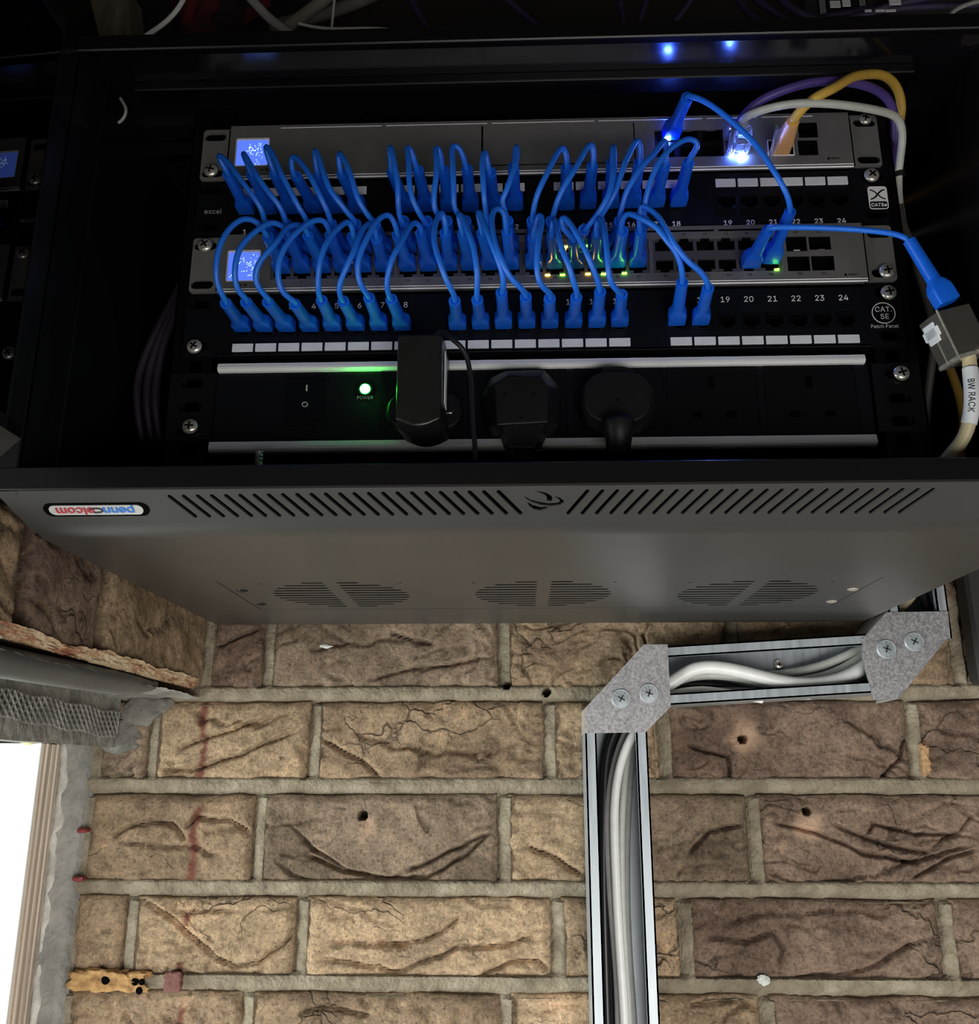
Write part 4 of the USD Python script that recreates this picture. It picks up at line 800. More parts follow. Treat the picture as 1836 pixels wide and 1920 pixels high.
# ------------------------------------------------------------------ blue patch cables
def boot(B, R, end_r=.0035, w=.0059, h=.0042):
    """moulded boot from plug cover at B (centre, at the panel) to the ring at R"""
    B, R = np.array(B, float), np.array(R, float); d = R-B; Ln = np.linalg.norm(d); d /= Ln
    a = np.array([1., 0, 0]); a -= d*(a@d); a /= np.linalg.norm(a); b = np.cross(d, a)
    th = np.arange(20)*2*np.pi/20; c, s = np.cos(th), np.sin(th); V = []
    tr = max(end_r, .0039)
    st = [(-.02, w*.97, h*.97, 8.), (.0, w, h, 8.), (.19, w, h, 7.), (.225, w*.97, h*.98, 6.), (.30, w*.76, h*.95, 4.), (.335, tr*1.04, tr, 3.), (.37, tr, tr, 2.6), (.7, tr*.97, tr*.97, 2.2), (.975, tr*.95, tr*.95, 2.), (.99, tr*.98, tr*.98, 2.), (1., tr*.95, tr*.95, 2.), (1., tr*.62, tr*.62, 2.), (.97, .0010, .0010, 2.)]
    for t, hw, hh, p in st:
        u = np.sign(c)*np.abs(c)**(2/p)*hw; v = np.sign(s)*np.abs(s)**(2/p)*hh
        V.append(B+d*Ln*t+u[:, None]*a+v[:, None]*b)
    n, k = 20, len(st); V = np.vstack(V); i, j = np.meshgrid(np.arange(k-1), np.arange(n), indexing='ij')
    q = np.stack([i*n+j, i*n+(j+1) % n, (i+1)*n+(j+1) % n, (i+1)*n+j], -1).reshape(-1, 4); f = np.vstack([q[:, [0, 1, 2]], q[:, [0, 2, 3]]])
    V = np.vstack([V, B-d*Ln*.02]); jj = np.arange(n); f = np.vstack([f, np.stack([(jj+1) % n, jj, np.full(n, len(V)-1)], 1)])
    return trimesh.Trimesh(V, f, process=False)
RY = -.0455
def port_base(px, py, y=-.0008): q = at(px, py, y=y); return q+[0, 0, .0043]
def patch_cable(label, B1, r1, via, r2, B2, bulge, mats=(BOOT, BOOT), group=None, ry=(RY, RY)):
    R1 = at(*r1, y=ry[0]); R2 = at(*r2, y=ry[1]) if len(r2) == 2 else np.array(r2)
    t = thing('patch_cable', label, 'network cable', (R1+R2)/2, group or 'slim blue patch cables')
    obj('boot', boot(B1, R1), mats[0], t, smooth=40); obj('boot', boot(B2, R2), mats[1], t, smooth=40)
    px = np.array([r1]+list(via)+[r2 if len(r2) == 2 else via[-1]], float); s = np.r_[0, np.cumsum(np.linalg.norm(np.diff(px, axis=0), axis=1))]; s /= s[-1]
    P = [R1+(B1-R1)*.04]
    for k, (u, v) in enumerate(via):
        y = ry[0]+(ry[1]-ry[0])*s[k+1]-bulge*math.sin(math.pi*min(1, max(0, s[k+1])))**.7; P.append(at(u, v, y=y))
    P.append(R2+(B2-R2)*.04)
    obj('cord', tube(P, .00182, 10, 70), BLUE, t, smooth=True)
    return t
colx = [g+k*PITCH for g in GX for k in range(6)]
BB = lambda k: np.array([colx[k-1], -.0008, -.0752+.0043])          # lower row of switch ports
BT = lambda k: np.array([colx[k-1], -.0008, -.0610+.0043])          # upper row
Clist = [((454.5, 622), (423, 568), [(419, 557), (408, 531), (405.5, 505), (408, 478), (419, 446), (436, 423.5), (458, 411), (478, 415), (493, 430)], (502, 443)),
 ((496, 622), (461, 566), [(458, 557), (448, 545), (441, 522), (441.4, 498), (449, 469), (469, 443), (492, 425), (511, 418), (528, 424)], (540, 440)),
 ((538, 622), (502, 566), [(502, 559), (492, 548), (481, 528), (482, 504.6), (497, 478), (517, 456), (530, 438), (545, 424), (562, 423)], (577, 441)),
 ((582, 622), (552.5, 570), [(549, 563), (531.6, 548), (522.5, 524), (522.5, 498), (531.6, 469), (548.6, 444), (569.5, 425), (589, 414), (605, 414), (614, 424)], (619, 440)),
 ((625, 621), (603, 563), [(598, 550), (597, 524), (599, 498), (607, 468), (621, 442), (638, 425), (653, 417), (660, 427)], (661, 443)),
 ((668.5, 620), (643.6, 564.7), [(638, 554), (637, 537), (643.7, 515), (654, 491.5), (666, 465), (674, 443), (684, 426), (695, 420), (703, 432)], (706, 447)),
 ((712, 620), (692, 558), [(686, 549), (676, 531), (671, 504.6), (675, 478), (687, 450), (701, 423.5), (716, 407), (728.6, 404), (739, 417)], (745, 440)),
 ((755, 620), (734, 561), [(728.6, 551), (726, 531), (730, 504.6), (740, 476), (755, 450), (766.5, 429), (778, 418), (785, 422)], (789, 437)),
 ((858.5, 619), (852.5, 564), [(849, 548), (838, 526), (826, 495), (816, 461), (814.5, 434), (820, 410), (828, 400), (833, 409)], (835, 436)),
 ((902, 618), (895, 561.5), [(894.5, 547), (895, 522), (893, 495), (887, 461), (877.5, 434), (868, 410), (861, 402), (862, 414)], (868, 437)),
 ((944.5, 617), (940.5, 548), [(944, 531), (941, 509), (931.7, 481.6), (921, 454.5), (910, 427), (902, 406), (897, 398), (899, 412)], (904, 436)),
 ((988, 616), (986, 556), [(979, 542.5), (963, 526), (950.7, 508.7), (941, 488), (930, 461), (923.6, 434), (923, 407), (931, 392), (941, 395), (948, 414)], (951, 434)),
 ((1031, 616), (1031, 559), [(1029, 548), (1016.6, 535.8), (1008.4, 515.4), (1007, 488), (1009, 461), (1013, 434), (1016, 411), (1012, 404), (1005, 420)], (1000, 444)),
 ((1075, 615), (1081, 557), [(1081, 545), (1075, 526), (1068, 502), (1057, 475), (1049, 448), (1043.7, 425), (1039, 413), (1036, 422)], (1035.5, 440)),
 ((1119, 614.5), (1125.6, 546.6), [(1123.6, 538), (1119.5, 522), (1108.7, 495), (1095, 464), (1080, 437), (1066, 416), (1055, 409), (1053, 418), (1062, 434)], (1075, 451)),
 ((1162, 613), (1166, 552), [(1156, 543), (1145, 526), (1140, 495), (1137, 461), (1134, 434), (1129, 417), (1123, 411), (1119, 422)], (1120, 440)),
 ((1269.4, 611), (1279.5, 529), [(1279.6, 515), (1276, 495), (1266.7, 472), (1250, 450), (1231.5, 427), (1211, 414), (1193.5, 405.7), (1177, 402), (1168, 411)], (1168, 433)),
 ((1314, 610), (1328, 540), [(1325, 527), (1312.7, 508.7), (1295, 494), (1277.5, 475), (1264, 456), (1247.7, 429), (1231.5, 404), (1215, 391), (1204, 388), (1199, 404)], (1201.7, 433))]
for k, (b_, r1, via, r2) in enumerate(Clist, 1):
    clear = {14: BOOTC, 15: BOOTC, 16: BOOTC}.get(k, BOOT)
    where = f'{ordinal(k)} from left in the looped row above the lower patch panel'
    patch_cable(f'blue patch cable, {where}', port_base(*b_), r1, via, r2, BB(k), .022, (BOOT, clear))
Ulist = [((462, 402), (427, 326), [(416, 305), (411, 293), (424, 302), (445, 328), (464, 354), (485, 384), (493, 402)]),
 ((504, 402), (471.5, 326), [(463, 305), (457, 289), (466, 303), (484, 333), (505, 362), (522, 384), (532, 404)]),
 ((547, 401), (514.6, 326), [(505, 300), (499, 276), (511, 289), (523, 316), (541, 352), (558, 384), (570, 404)]),
 ((590, 400), (555, 330), [(547, 310), (549, 295), (565, 306), (584, 335), (602, 371), (614, 397), (618, 408)]),
 ((631, 400), (596.6, 329), [(592, 305), (591, 283), (600, 303), (610, 334), (621, 358), (638, 381), (654, 401), (662, 410)]),
 ((672, 400), (641, 326), [(636, 305), (636, 289), (648, 305), (661, 339), (671, 371), (685.5, 397), (695, 409)]),
 ((761, 398), (735, 322), [(732, 300), (732, 277), (740, 309), (746, 347), (746.7, 377), (749, 402), (753, 412)]),
 ((800, 397), (784, 318.5), [(776, 298), (769, 280), (765.5, 277), (766, 301), (767, 331.5), (773, 370), (784, 395.6), (793, 410)]),
 ((842, 397), (832, 319), [(828, 304), (822, 280), (819, 278), (819, 308.6), (816, 347), (814, 377), (818, 397), (828, 408)]),
 ((883, 397), (876, 317), [(869.5, 297), (860, 278), (851, 273.5), (848, 289), (849.6, 324), (851, 362), (852.7, 389.5), (860, 402), (868, 409)]),
 ((925, 396), (920.5, 323), [(914, 303), (909, 286), (905, 304), (906, 339), (908, 369.6), (911, 396), (913, 406)]),
 ((965.5, 395), (963, 312), [(966, 294), (968, 276), (969, 294), (961, 325.4), (949, 359), (943, 376), (945.7, 392.5), (949, 404)]),
 ((1062, 394), (1062, 313.5), [(1062, 294), (1056, 278), (1042, 293), (1026.7, 324), (1013, 352), (1003, 381), (999.5, 404)]),
 ((1102, 392), (1111, 310.6), [(1113, 289), (1109, 272), (1095, 287), (1077.6, 318.4), (1058, 350), (1044, 381), (1037.5, 404)]),
 ((1145, 391), (1147, 304.7), [(1149, 288), (1150, 276), (1151, 303), (1149, 334), (1141, 365.5), (1126, 393), (1107, 419)]),
 ((1185.5, 390), (1199, 304.7), [(1201, 285), (1196, 265), (1183.5, 281), (1172, 306.7), (1160, 342), (1151, 365), (1136, 391), (1127, 405)]),
 ((1229.6, 389), (1247, 309.6), [(1249, 287), (1247, 265), (1230.6, 283), (1209, 306.7), (1189.4, 334), (1173.7, 363.5), (1166, 390), (1163, 402)]),
 ((1271.8, 388), (1291, 304.7), [(1301, 287), (1307, 270), (1296, 261.6), (1273.7, 267.5), (1246, 291), (1226.7, 324), (1215, 357.6), (1209.5, 383), (1208, 399)])]
Uend = [497, 537, 577, 621, 667, 703, 757, 801, 838, 873, 914, 952, 998, 1034, 1095, 1124, 1162, 1208]
for k, (b_, r1, via) in enumerate(Ulist, 1):
    e = (Uend[k-1], 431 if k == 15 else 414 if k > 6 else 420)
    patch_cable(f'blue patch cable, {ordinal(k)} from left in the row below the upper patch panel', port_base(*b_), r1, via, e, BT(k), .019)
# two longer ones
def cord_depth(pts): return [at(a, b, y=y) for a, b, y in pts]
t = thing('patch_cable', 'long blue patch cable arching from the top switch over to the lower switch', 'network cable', at(1400, 300, y=-.06))
B1, R1 = np.array([*at(1258, 258, y=-.004)]), at(1289, 183, y=-.052); B2, R2 = at(1446, 490, y=-.004), at(1482.5, 396, y=-.048)
B1 += [0, 0, .0035]; B2 += [0, 0, .0020]
obj('boot', boot(B1, R1, .0042, .0062, .0046), BOOT, t, smooth=40); obj('boot', boot(B2, R2), BOOT, t, smooth=40)
obj('cord', tube([R1+(B1-R1)*.05]+cord_depth([(1294, 180, -.057), (1310, 185, -.061), (1328, 194, -.063), (1356, 214, -.065), (1389.6, 243, -.067), (1416.7, 271, -.068), (1447, 314, -.068), (1472, 357, -.064), (1481, 384, -.056)])+[R2+(B2-R2)*.05], .0018, 10, 90), BLUE, t, smooth=True)
t = thing('patch_cable', 'blue patch cable running right from the lower switch into the metal coupler', 'network cable', at(1600, 450, y=-.05))
B1, R1 = at(1407, 492, y=-.004), at(1441, 430, y=-.044); B2, R2 = at(1776, 566, y=-.062), at(1705, 451, y=-.064)
obj('boot', boot(B1, R1, .0038, .0064, .0044), BOOT, t, smooth=40); obj('boot', boot(B2, R2, .0038, .0066, .0050), BOOT, t, smooth=40)
obj('cord', tube([R1+(B1-R1)*.05]+cord_depth([(1448, 427, -.050), (1482, 426, -.054), (1536, 427, -.057), (1600, 430, -.059), (1653, 435, -.061), (1688, 442, -.063)])+[R2+(B2-R2)*.03], .0018, 10, 80), BLUE, t, smooth=True)

# coupler, its cream cable with a printed sleeve
P0, P1 = at(1783, 577, y=-.062), at(1825, 664, y=-.060); ax_ = P1-P0; Lc = np.linalg.norm(ax_); ax_ /= Lc
cp_ = thing('cable_coupler', 'metal keystone coupler hanging at the right joining blue and cream cables', 'coupler', P0)
view = (P0-CAM)/np.linalg.norm(P0-CAM); n0 = -(view-ax_*(view@ax_)); n0 /= np.linalg.norm(n0); s0 = np.cross(ax_, n0)   # s0: sideways
if s0 @ rt < 0: s0 = -s0
ca, sa = math.cos(math.radians(44)), math.sin(math.radians(44)); nr = n0*ca+s0*sa; sr = s0*ca-n0*sa
def cbx(u0, u1, v0, v1, w0, w1, c=.0006):
    m = cbox((u0, v0, w0), (u1, v1, w1), c); T = np.eye(4); T[:3, 0], T[:3, 1], T[:3, 2], T[:3, 3] = ax_, sr, nr, P0
    if np.linalg.det(T[:3, :3]) < 0: m.apply_transform(T); m.invert(); return m
    m.apply_transform(T); return m
GUN = pmat('gunmetal_shell', (.16, .15, .13), .38, metal=.7)
obj('shell', [cbx(0, Lc, -.0105, .0135, -.0175, .0005)], GUN, cp_, smooth=False)
obj('shell_ridge', [cbx(-.001, Lc*.98, -.0108, -.0098, -.0004, .0009, .0002), cbx(Lc*.40, Lc*.98, -.0112, -.0104, -.0095, -.0088, .0002), cbx(Lc*.93, Lc*1.02, -.0108, .0138, -.0178, .0008, .0004)], CHROME, cp_, smooth=False)
obj('latch', [cbx(Lc*.12, Lc*.52, -.0120, -.0104, -.0150, -.0050), cbx(Lc*.22, Lc*.42, -.0120, -.0104, -.0170, -.0030)], WHITEL, cp_, smooth=False, label='white plastic latch')
obj('clip', [cbx(Lc*.86, Lc*1.08, .006, .010, .0002, .0042, .0004), cbx(Lc*.80, Lc*1.10, .0125, .0165, -.006, -.002, .0004)], CHROME, cp_, smooth=False)
cc = thing('network_cable', 'cream network cable with white printed sleeve below the metal coupler', 'network cable', at(1815, 750, y=-.055))
cpath = spline(cord_depth([(1812, 655, -.057), (1817, 672, -.056), (1820.5, 705, -.056), (1823, 745, -.056), (1818, 790, -.053), (1803, 827, -.048), (1780, 856, -.043), (1757, 884, -.036), (1730, 905, -.02)]), 90)
obj('cord', sweep(cpath, circ(.0040, 16)), CREAM, cc, smooth=True)
i0 = int(np.argmin([abs(p[2]-at(1821, 690, y=-.056)[2]) for p in cpath])); i1 = int(np.argmin([abs(p[2]-at(1818, 793, y=-.053)[2]) for p in cpath]))
slv = obj('sleeve', sweep(cpath[i0:i1+1], circ(.0044, 18)), WHITEL, cc, smooth=True, label='white printed cable sleeve')
tx = meshkit.text_mesh('BW RACK', .0036, .0001); sp_ = cpath[i0:i1+1]; sl = np.r_[0, np.cumsum(np.linalg.norm(np.diff(sp_, axis=0), axis=1))]
vv = np.array(tx.vertices); vv = trimesh.remesh.subdivide(vv, tx.faces) if False else vv
tlen = vv[:, 0].max()-vv[:, 0].min(); u = vv[:, 0]-vv[:, 0].min()+sl[-1]*.30; scl = min(1., sl[-1]*.56/tlen); u = (vv[:, 0]-vv[:, 0].min())*scl+sl[-1]*.26
tang = np.gradient(sp_, axis=0); tang /= np.linalg.norm(tang, axis=1, keepdims=True)
C_ = np.stack([np.interp(u, sl, sp_[:, k]) for k in range(3)], 1); T_ = np.stack([np.interp(u, sl, tang[:, k]) for k in range(3)], 1)
vw = C_-CAM; vw /= np.linalg.norm(vw, axis=1, keepdims=True); N_ = -(vw-T_*(vw*T_).sum(1, keepdims=True)); N_ /= np.linalg.norm(N_, axis=1, keepdims=True)
S_ = np.cross(N_, T_)                                   # up of the letters when the line runs down the cable
sg = 1 if (S_[0] @ rt) > 0 else -1
an = (vv[:, 1]-.0018)/.0046*sg
txv = C_+.00465*(N_*np.cos(an)[:, None]+S_*np.sin(an)[:, None])+0*N_
fl_ = tx.faces if sg > 0 else tx.faces[:, ::-1]
obj('printed_text', trimesh.Trimesh(txv+N_*(vv[:, 2:3]), fl_, process=False), INKD, slv, smooth=False)

# cables at the top right of the rack
def bootlet(parent, name, B, R, mat, w, h, r): obj(name, boot(B, R, r, w, h), mat, parent, smooth=40)
def tail(pts): return cord_depth(pts)
ye = thing('network_cable', 'yellow network cable with peach boot arching at the top right', 'network cable', at(1600, 150, y=-.03))
B, R = at(1464, 281, y=-.004), at(1487, 228, y=-.036)
def ribbed(B, R, w, h, r0):
    B, R = np.array(B), np.array(R); d = R-B; Ln = np.linalg.norm(d); d /= Ln; a = np.array([1., 0, 0]); a -= d*(a@d); a /= np.linalg.norm(a); b = np.cross(d, a)
    n = 22; th_ = np.arange(20)*2*np.pi/20; V = []
    for i in range(n):
        t_ = i/(n-1); p = 6-4*t_; ww = w+(r0-w)*t_**1.2; hh = h+(r0-h)*t_**1.2; k = 1+(.07 if (i > 5 and i % 3 == 0) else 0)
        c, s = np.cos(th_), np.sin(th_); V.append(B+d*Ln*t_+(np.sign(c)*np.abs(c)**(2/p)*ww*k)[:, None]*a+(np.sign(s)*np.abs(s)**(2/p)*hh*k)[:, None]*b)
    V = np.vstack(V+[B[None], R[None]]); k_ = 20; i, j = np.meshgrid(np.arange(n-1), np.arange(k_), indexing='ij')
    q = np.stack([i*k_+j, i*k_+(j+1) % k_, (i+1)*k_+(j+1) % k_, (i+1)*k_+j], -1).reshape(-1, 4); jj = np.arange(k_)
    f = np.vstack([q[:, [0, 1, 2]], q[:, [0, 2, 3]], np.stack([(jj+1) % k_, jj, np.full(k_, n*k_)], 1), np.stack([(n-1)*k_+jj, (n-1)*k_+(jj+1) % k_, np.full(k_, n*k_+1)], 1)])
    return trimesh.Trimesh(V, f, process=False)
obj('boot', ribbed(B+[0, 0, .001], R, .0064, .0050, .0040), YELB, ye, smooth=40, label='ribbed peach boot')
q = at(1450, 258, y=-.018); obj('latch_tab', hull([q+[dx, dy, dz] for dx, dy, dz in ((-.0006, .012, -.006), (.0022, .012, -.006), (-.0006, -.010, -.001), (.0022, -.010, -.001), (-.0004, -.010, .003), (.0022, .010, -.001))]), CLEAR, ye)
obj('plug', cbox(B+[-.0056, -.010, -.0036], B+[.0056, .004, .0034], .0006), CLEAR, ye)
obj('cord', tube([R+(B-R)*.08]+tail([(1501, 208, -.044), (1529, 183.6, -.050), (1564, 165, -.050), (1594, 147, -.044), (1626, 139.5, -.034), (1661, 144, -.022), (1684, 170, -.010), (1690, 208, .000), (1684, 245, .012), (1683, 290, .03), (1682, 330, .06), (1682, 380, .11), (1690, 430, .16)]), .0032, 14, 120), YEL, ye, smooth=True)
solo('network_cable', tube(tail([(1745, 560, .12), (1752, 610, .09), (1768, 660, .06), (1789, 712, .045), (1806, 781, .04), (1800, 860, .04), (1790, 900, .05)]), .0032, 12, 60), OCHRE, 'dim ochre cable hanging behind the cream cable at the right', 'network cable', smooth=True)
pu = thing('network_cable', 'purple network cable arching behind the white one at the top right', 'network cable', at(1540, 160, y=-.03))
B, R = at(1378, 262, y=-.004), at(1389, 226, y=-.028)
obj('plug', cbox(B+[-.0052, -.016, -.0036], B+[.0052, .004, .0036], .0006), CLEAR, pu)
obj('cord', tube([B+[0, -.012, 0], R]+tail([(1415, 197, -.036), (1460, 173, -.042), (1512, 157, -.043), (1564, 152, -.040), (1616, 159, -.032), (1650, 173, -.022), (1671, 197, -.012), (1679, 235, -.002), (1677, 280, .010), (1676, 330, .05), (1678, 400, .12)]), .0030, 14, 100), PUR, pu, smooth=True)
wh = thing('network_cable', 'white network cable with clear plug beside the bright white light', 'network cable', at(1540, 200, y=-.03))
B, R = at(1388, 280, y=-.004), at(1394, 224, y=-.034)
obj('plug', [cbox(B+[-.0056, -.017, -.0042], B+[.0056, .004, .0042], .0007)], CLEAR, wh, label='clear plastic plug')
obj('plug_hood', ribbed(B+[.0002, -.012, 0], R, .0056, .0046, .0034), CLEAR, wh, smooth=40)
q = at(1370, 262, y=-.014); obj('latch_tab', hull([q+[dx, dy, dz] for dx, dy, dz in ((-.0010, .012, -.004), (.0016, .012, -.004), (-.0010, -.010, .0), (.0016, -.010, .0), (-.0008, -.010, .005), (.0014, .010, .001))]), CLEAR, wh)
obj('cord', tube([R+(B-R)*.2, R]+tail([(1405, 216, -.040), (1422, 209, -.044), (1470, 197, -.050), (1529, 193.5, -.049), (1598, 199, -.042), (1661, 211, -.030), (1684, 224, -.022), (1692, 249, -.014), (1690, 284, -.006), (1686, 318, .001), (1685, 350, .012), (1690, 400, .05), (1700, 440, .10)]), .0027, 14, 120), WHT, wh, smooth=True)
solo('network_cable', tube(tail([(1680, 300, .06), (1684, 345, .035), (1692, 416, .03), (1709, 460, .03), (1722, 510, .03), (1741, 575, .03), (1750, 642, .03), (1744, 705, .035), (1738, 760, .045), (1740, 840, .07)]), .0029, 12, 80), pmat('dim_olive_sheath', (.055, .050, .042), .6), 'dim olive grey cable running down beside the right rack ears', 'network cable', smooth=True)
obj('retaining_band', lathe([(.0030, -.002), (.0036, -.0015), (.0036, .0015), (.0030, .002)], at(1688, 326, y=.002), (0, .3, -1), 14), BLKC, wh)
# dim purple bundle looping behind the left rail
for i, (dx, lab) in enumerate(((0, 'outer'), (18, 'middle'), (34, 'inner'))):
    solo('network_cable', tube(cord_depth([(345+dx*.2, 520, .06), (318+dx*.5, 575, .055), (285+dx*.7, 640, .05), (262+dx, 700, .05), (258+dx, 760, .05), (268+dx, 830, .06), (280+dx, 880, .08)]), .0030, 10, 60), pmat('faded_purple_'+lab, (.016, .010, .020), .6), f'dim purple cable, {lab} one of the three looping behind the left rail', 'network cable', smooth=True)

# ------------------------------------------------------------------ steel trunking under the cabinet
TY = .280
def channel(o, u, L_, w, d=.050, lip=.0098, t=.0014):
    """C channel with return lips, open side to the room; o = centre line start on the wall"""
    u = np.array(u, float); u /= np.linalg.norm(u); s = np.cross([0, -1, 0], u)
    def bx(s0, s1, y0_, y1_): return np.array([o+u*l+s*a+np.array([0, y, 0]) for l in (0, L_) for a in (s0, s1) for y in (y0_, y1_)])
    parts = [bx(-w/2, w/2, -t, 0), bx(-w/2, -w/2+t, -d, 0), bx(w/2-t, w/2, -d, 0), bx(-w/2, -w/2+lip, -d, -d+t), bx(w/2-lip, w/2, -d, -d+t), bx(-w/2+lip-t, -w/2+lip, -d, -d+.006), bx(w/2-lip, w/2-lip+t, -d, -d+.006)]
    return [hull(p) for p in parts]
v1 = thing('cable_trunking', 'long vertical galvanised trunking open at the front running to the floor', 'trunking', (.069, TY, -1.2))
names = ['back', 'side', 'side', 'lip', 'lip', 'lip_return', 'lip_return']
for nme, m in zip(names, channel(np.array([.0690, WY-.001, -2.0]), (0, 0, 1), 2.0-.366, .0545)): obj(nme, m, ZINC, v1, smooth=False)
hA, hB = np.array([.110, WY-.001, -.3225]), np.array([.318, WY-.001, -.3105])
h1 = thing('cable_trunking', 'short horizontal galvanised trunking between the two mitred corner plates', 'trunking', (.21, TY, -.34))
for nme, m in zip(names, channel(hA, hB-hA, np.linalg.norm(hB-hA), .052)): obj(nme, m, ZINC, h1, smooth=False)
q = at(1461, 1246, y=WY-.0035); sc_ = obj('fixing_screw', lathe([(.0052, 0), (.005, .0008), (.003, .0016), (0, .0018)], q, (0, -1, 0), 18), CHROME, h1, smooth=True)
obj('cross_recess', [cbox(q+[-.0022, -.0021, -.0004], q+[.0022, -.001, .0004]), cbox(q+[-.0004, -.0021, -.0022], q+[.0004, -.001, .0022])], SLOT, sc_)
v3 = thing('cable_trunking', 'vertical galvanised trunking rising behind the cabinet at the right', 'trunking', (.345, TY, .0))
for nme, m in zip(names, channel(np.array([.3455, WY-.001, -.290]), (0, 0, 1), .85, .0535)): obj(nme, m, ZINC, v3, smooth=False)
def corner(label, pxs, screws, zedge):
    t = thing('corner_plate', label, 'corner plate', at(*np.mean(pxs, 0), y=TY))
    pl = Polygon([(at(a, b, y=TY-.0022)[0], at(a, b, y=TY-.0022)[2]) for a, b in pxs])
    obj('face', plate(pl.buffer(-.0006).buffer(.0006, join_style=2), TY-.0002, TY-.0022), ZINCP, t, smooth=False)
    n = len(pxs); edges = []
    for i in zedge:
        a, b = np.array(pl.exterior.coords[i]), np.array(pl.exterior.coords[(i+1) % n])
        c2 = np.array(pl.centroid.coords[0]); inn = (c2-(a+b)/2); inn /= np.linalg.norm(inn)
        edges.append(hull([(p[0]+inn[0]*o_, y, p[1]+inn[1]*o_) for p in (a, b) for o_ in (0, .0016) for y in (TY-.0020, WY-.001)]))
    obj('folded_side', edges, ZINCE, t, smooth=False)
    for (px, py) in screws:
        q = at(px, py, y=TY-.0022); r = .0088
        s = obj('coach_screw', lathe([(r, 0), (r, .0006), (r*.93, .0014), (r*.6, .0019), (0, .0021)], q, (0, -1, 0), 26), ZINC, t, smooth=30)
        a = random.uniform(.2, 1.2); m = []
        for k in (0, 1):
            b = trimesh.creation.box((r*.75, .0006, .0011)); b.apply_transform(trimesh.transformations.rotation_matrix(a+k*math.pi/2, (0, 1, 0))); b.apply_translation(q+[0, -.0020, 0]); m.append(b)
        obj('cross_recess', m, INKD, s)
        ring_ = Point(q[0], q[2]).buffer(r*.9).difference(Point(q[0], q[2]).buffer(r*.83)); obj('raised_rim', plate(ring_, TY-.0033, TY-.0042), ZINCE, s)
        obj('raised_marks', [plate(LineString([(q[0]+r*.52*math.cos(w_), q[2]+r*.52*math.sin(w_)), (q[0]+r*.76*math.cos(w_+.1), q[2]+r*.76*math.sin(w_+.1))]).buffer(.00028), TY-.0036, TY-.0042) for w_ in np.linspace(.6, 5.4, 9)], ZINCE, s)
corner('mottled steel corner plate at the top of the long vertical trunking', [(1097, 1375), (1097, 1328), (1208, 1208), (1252, 1208), (1258, 1325), (1211, 1373)], [(1165, 1310), (1217, 1300)], [0, 1, 4])
corner('mottled steel corner plate under the right corner of the cabinet', [(1638, 1312), (1617, 1230), (1617, 1198), (1662, 1148), (1778, 1146), (1782, 1190), (1684, 1311)], [(1662, 1217), (1714, 1203)], [3, 5, 2])
# cables lying in the trunking
def tc(px_y, r, mat, lab, cat='cable'): solo('trunking_cable', tube(cord_depth(px_y), r, 12, 110), mat, lab, cat, 'cables in the steel trunking', smooth=True)
tc([(1238, 1288, .300), (1262, 1278, .296), (1300, 1256, .292), (1345, 1252, .291), (1400, 1262, .291), (1460, 1277, .292), (1520, 1283, .293), (1580, 1272, .295), (1628, 1246, .298), (1665, 1215, .303)], .0062, WHT2, 'thick white cable snaking through the front of the horizontal trunking')
tc([(1238, 1296, .306), (1290, 1270, .303), (1350, 1266, .302), (1430, 1279, .302), (1500, 1294, .303), (1560, 1290, .304), (1615, 1262, .306), (1665, 1225, .309)], .0045, WHT, 'white cable just under the thick white cable in the horizontal trunking')
tc([(1425, 1268, .318), (1480, 1262, .316), (1540, 1248, .314), (1590, 1228, .313), (1625, 1212, .312), (1668, 1195, .312)], .0040, WHT, 'upper white cable curving to the right corner plate in the horizontal trunking')
tc([(1440, 1282, .312), (1500, 1276, .310), (1560, 1262, .310), (1610, 1235, .310), (1660, 1205, .310)], .0038, WHT, 'middle white cable curving to the right corner plate in the horizontal trunking')
tc([(1240, 1292, .316), (1300, 1283, .314), (1360, 1286, .314), (1440, 1300, .314), (1530, 1300, .315), (1610, 1288, .315), (1660, 1262, .317)], .0048, BLKC, 'black cable lying low in the horizontal trunking')
tc([(1240, 1305, .300), (1275, 1298, .299), (1320, 1294, .300), (1380, 1302, .303), (1430, 1312, .306)], .0035, WHT2, 'thin white cable at lower left of the horizontal trunking')
tc([(1262, 1300, .310), (1330, 1296, .309), (1400, 1296, .309), (1460, 1301, .311), (1520, 1306, .314)], .0033, GRY, 'thin pale grey cable along the bottom of the horizontal trunking')
tc([(1205, 1350, .300), (1183, 1385, .297), (1166, 1425, .295), (1155, 1480, .294), (1152, 1540, .294), (1155, 1640, .295), (1160, 1740, .296), (1166, 1830, .297), (1172, 1940, .298), (1176, 2400, .299), (1178, 3400, .299)], .0040, WHT2, 'bright white cable foremost in the long vertical trunking')
for i, (dx, dy, m, w) in enumerate(((-14, .006, GRY, 'first'), (12, .014, WHT, 'second'), (22, .020, GRY, 'third'), (-6, .020, GRY, 'fourth'), (4, .026, WHT, 'fifth'))):
    tc([(1200+dx*.2, 1340, .305+dy*.5), (1172+dx*.7, 1400, .300+dy), (1158+dx, 1480, .298+dy), (1154+dx, 1560, .298+dy), (1158+dx*.8, 1700, .298+dy), (1166+dx*.7, 1820, .299+dy), (1172+dx*.8, 1950, .299+dy), (1176+dx*.8, 2400, .299+dy), (1178+dx*.8, 3400, .299+dy)], .0033, m, f'slack pale cable, {w} behind the bright white one in the long vertical trunking')
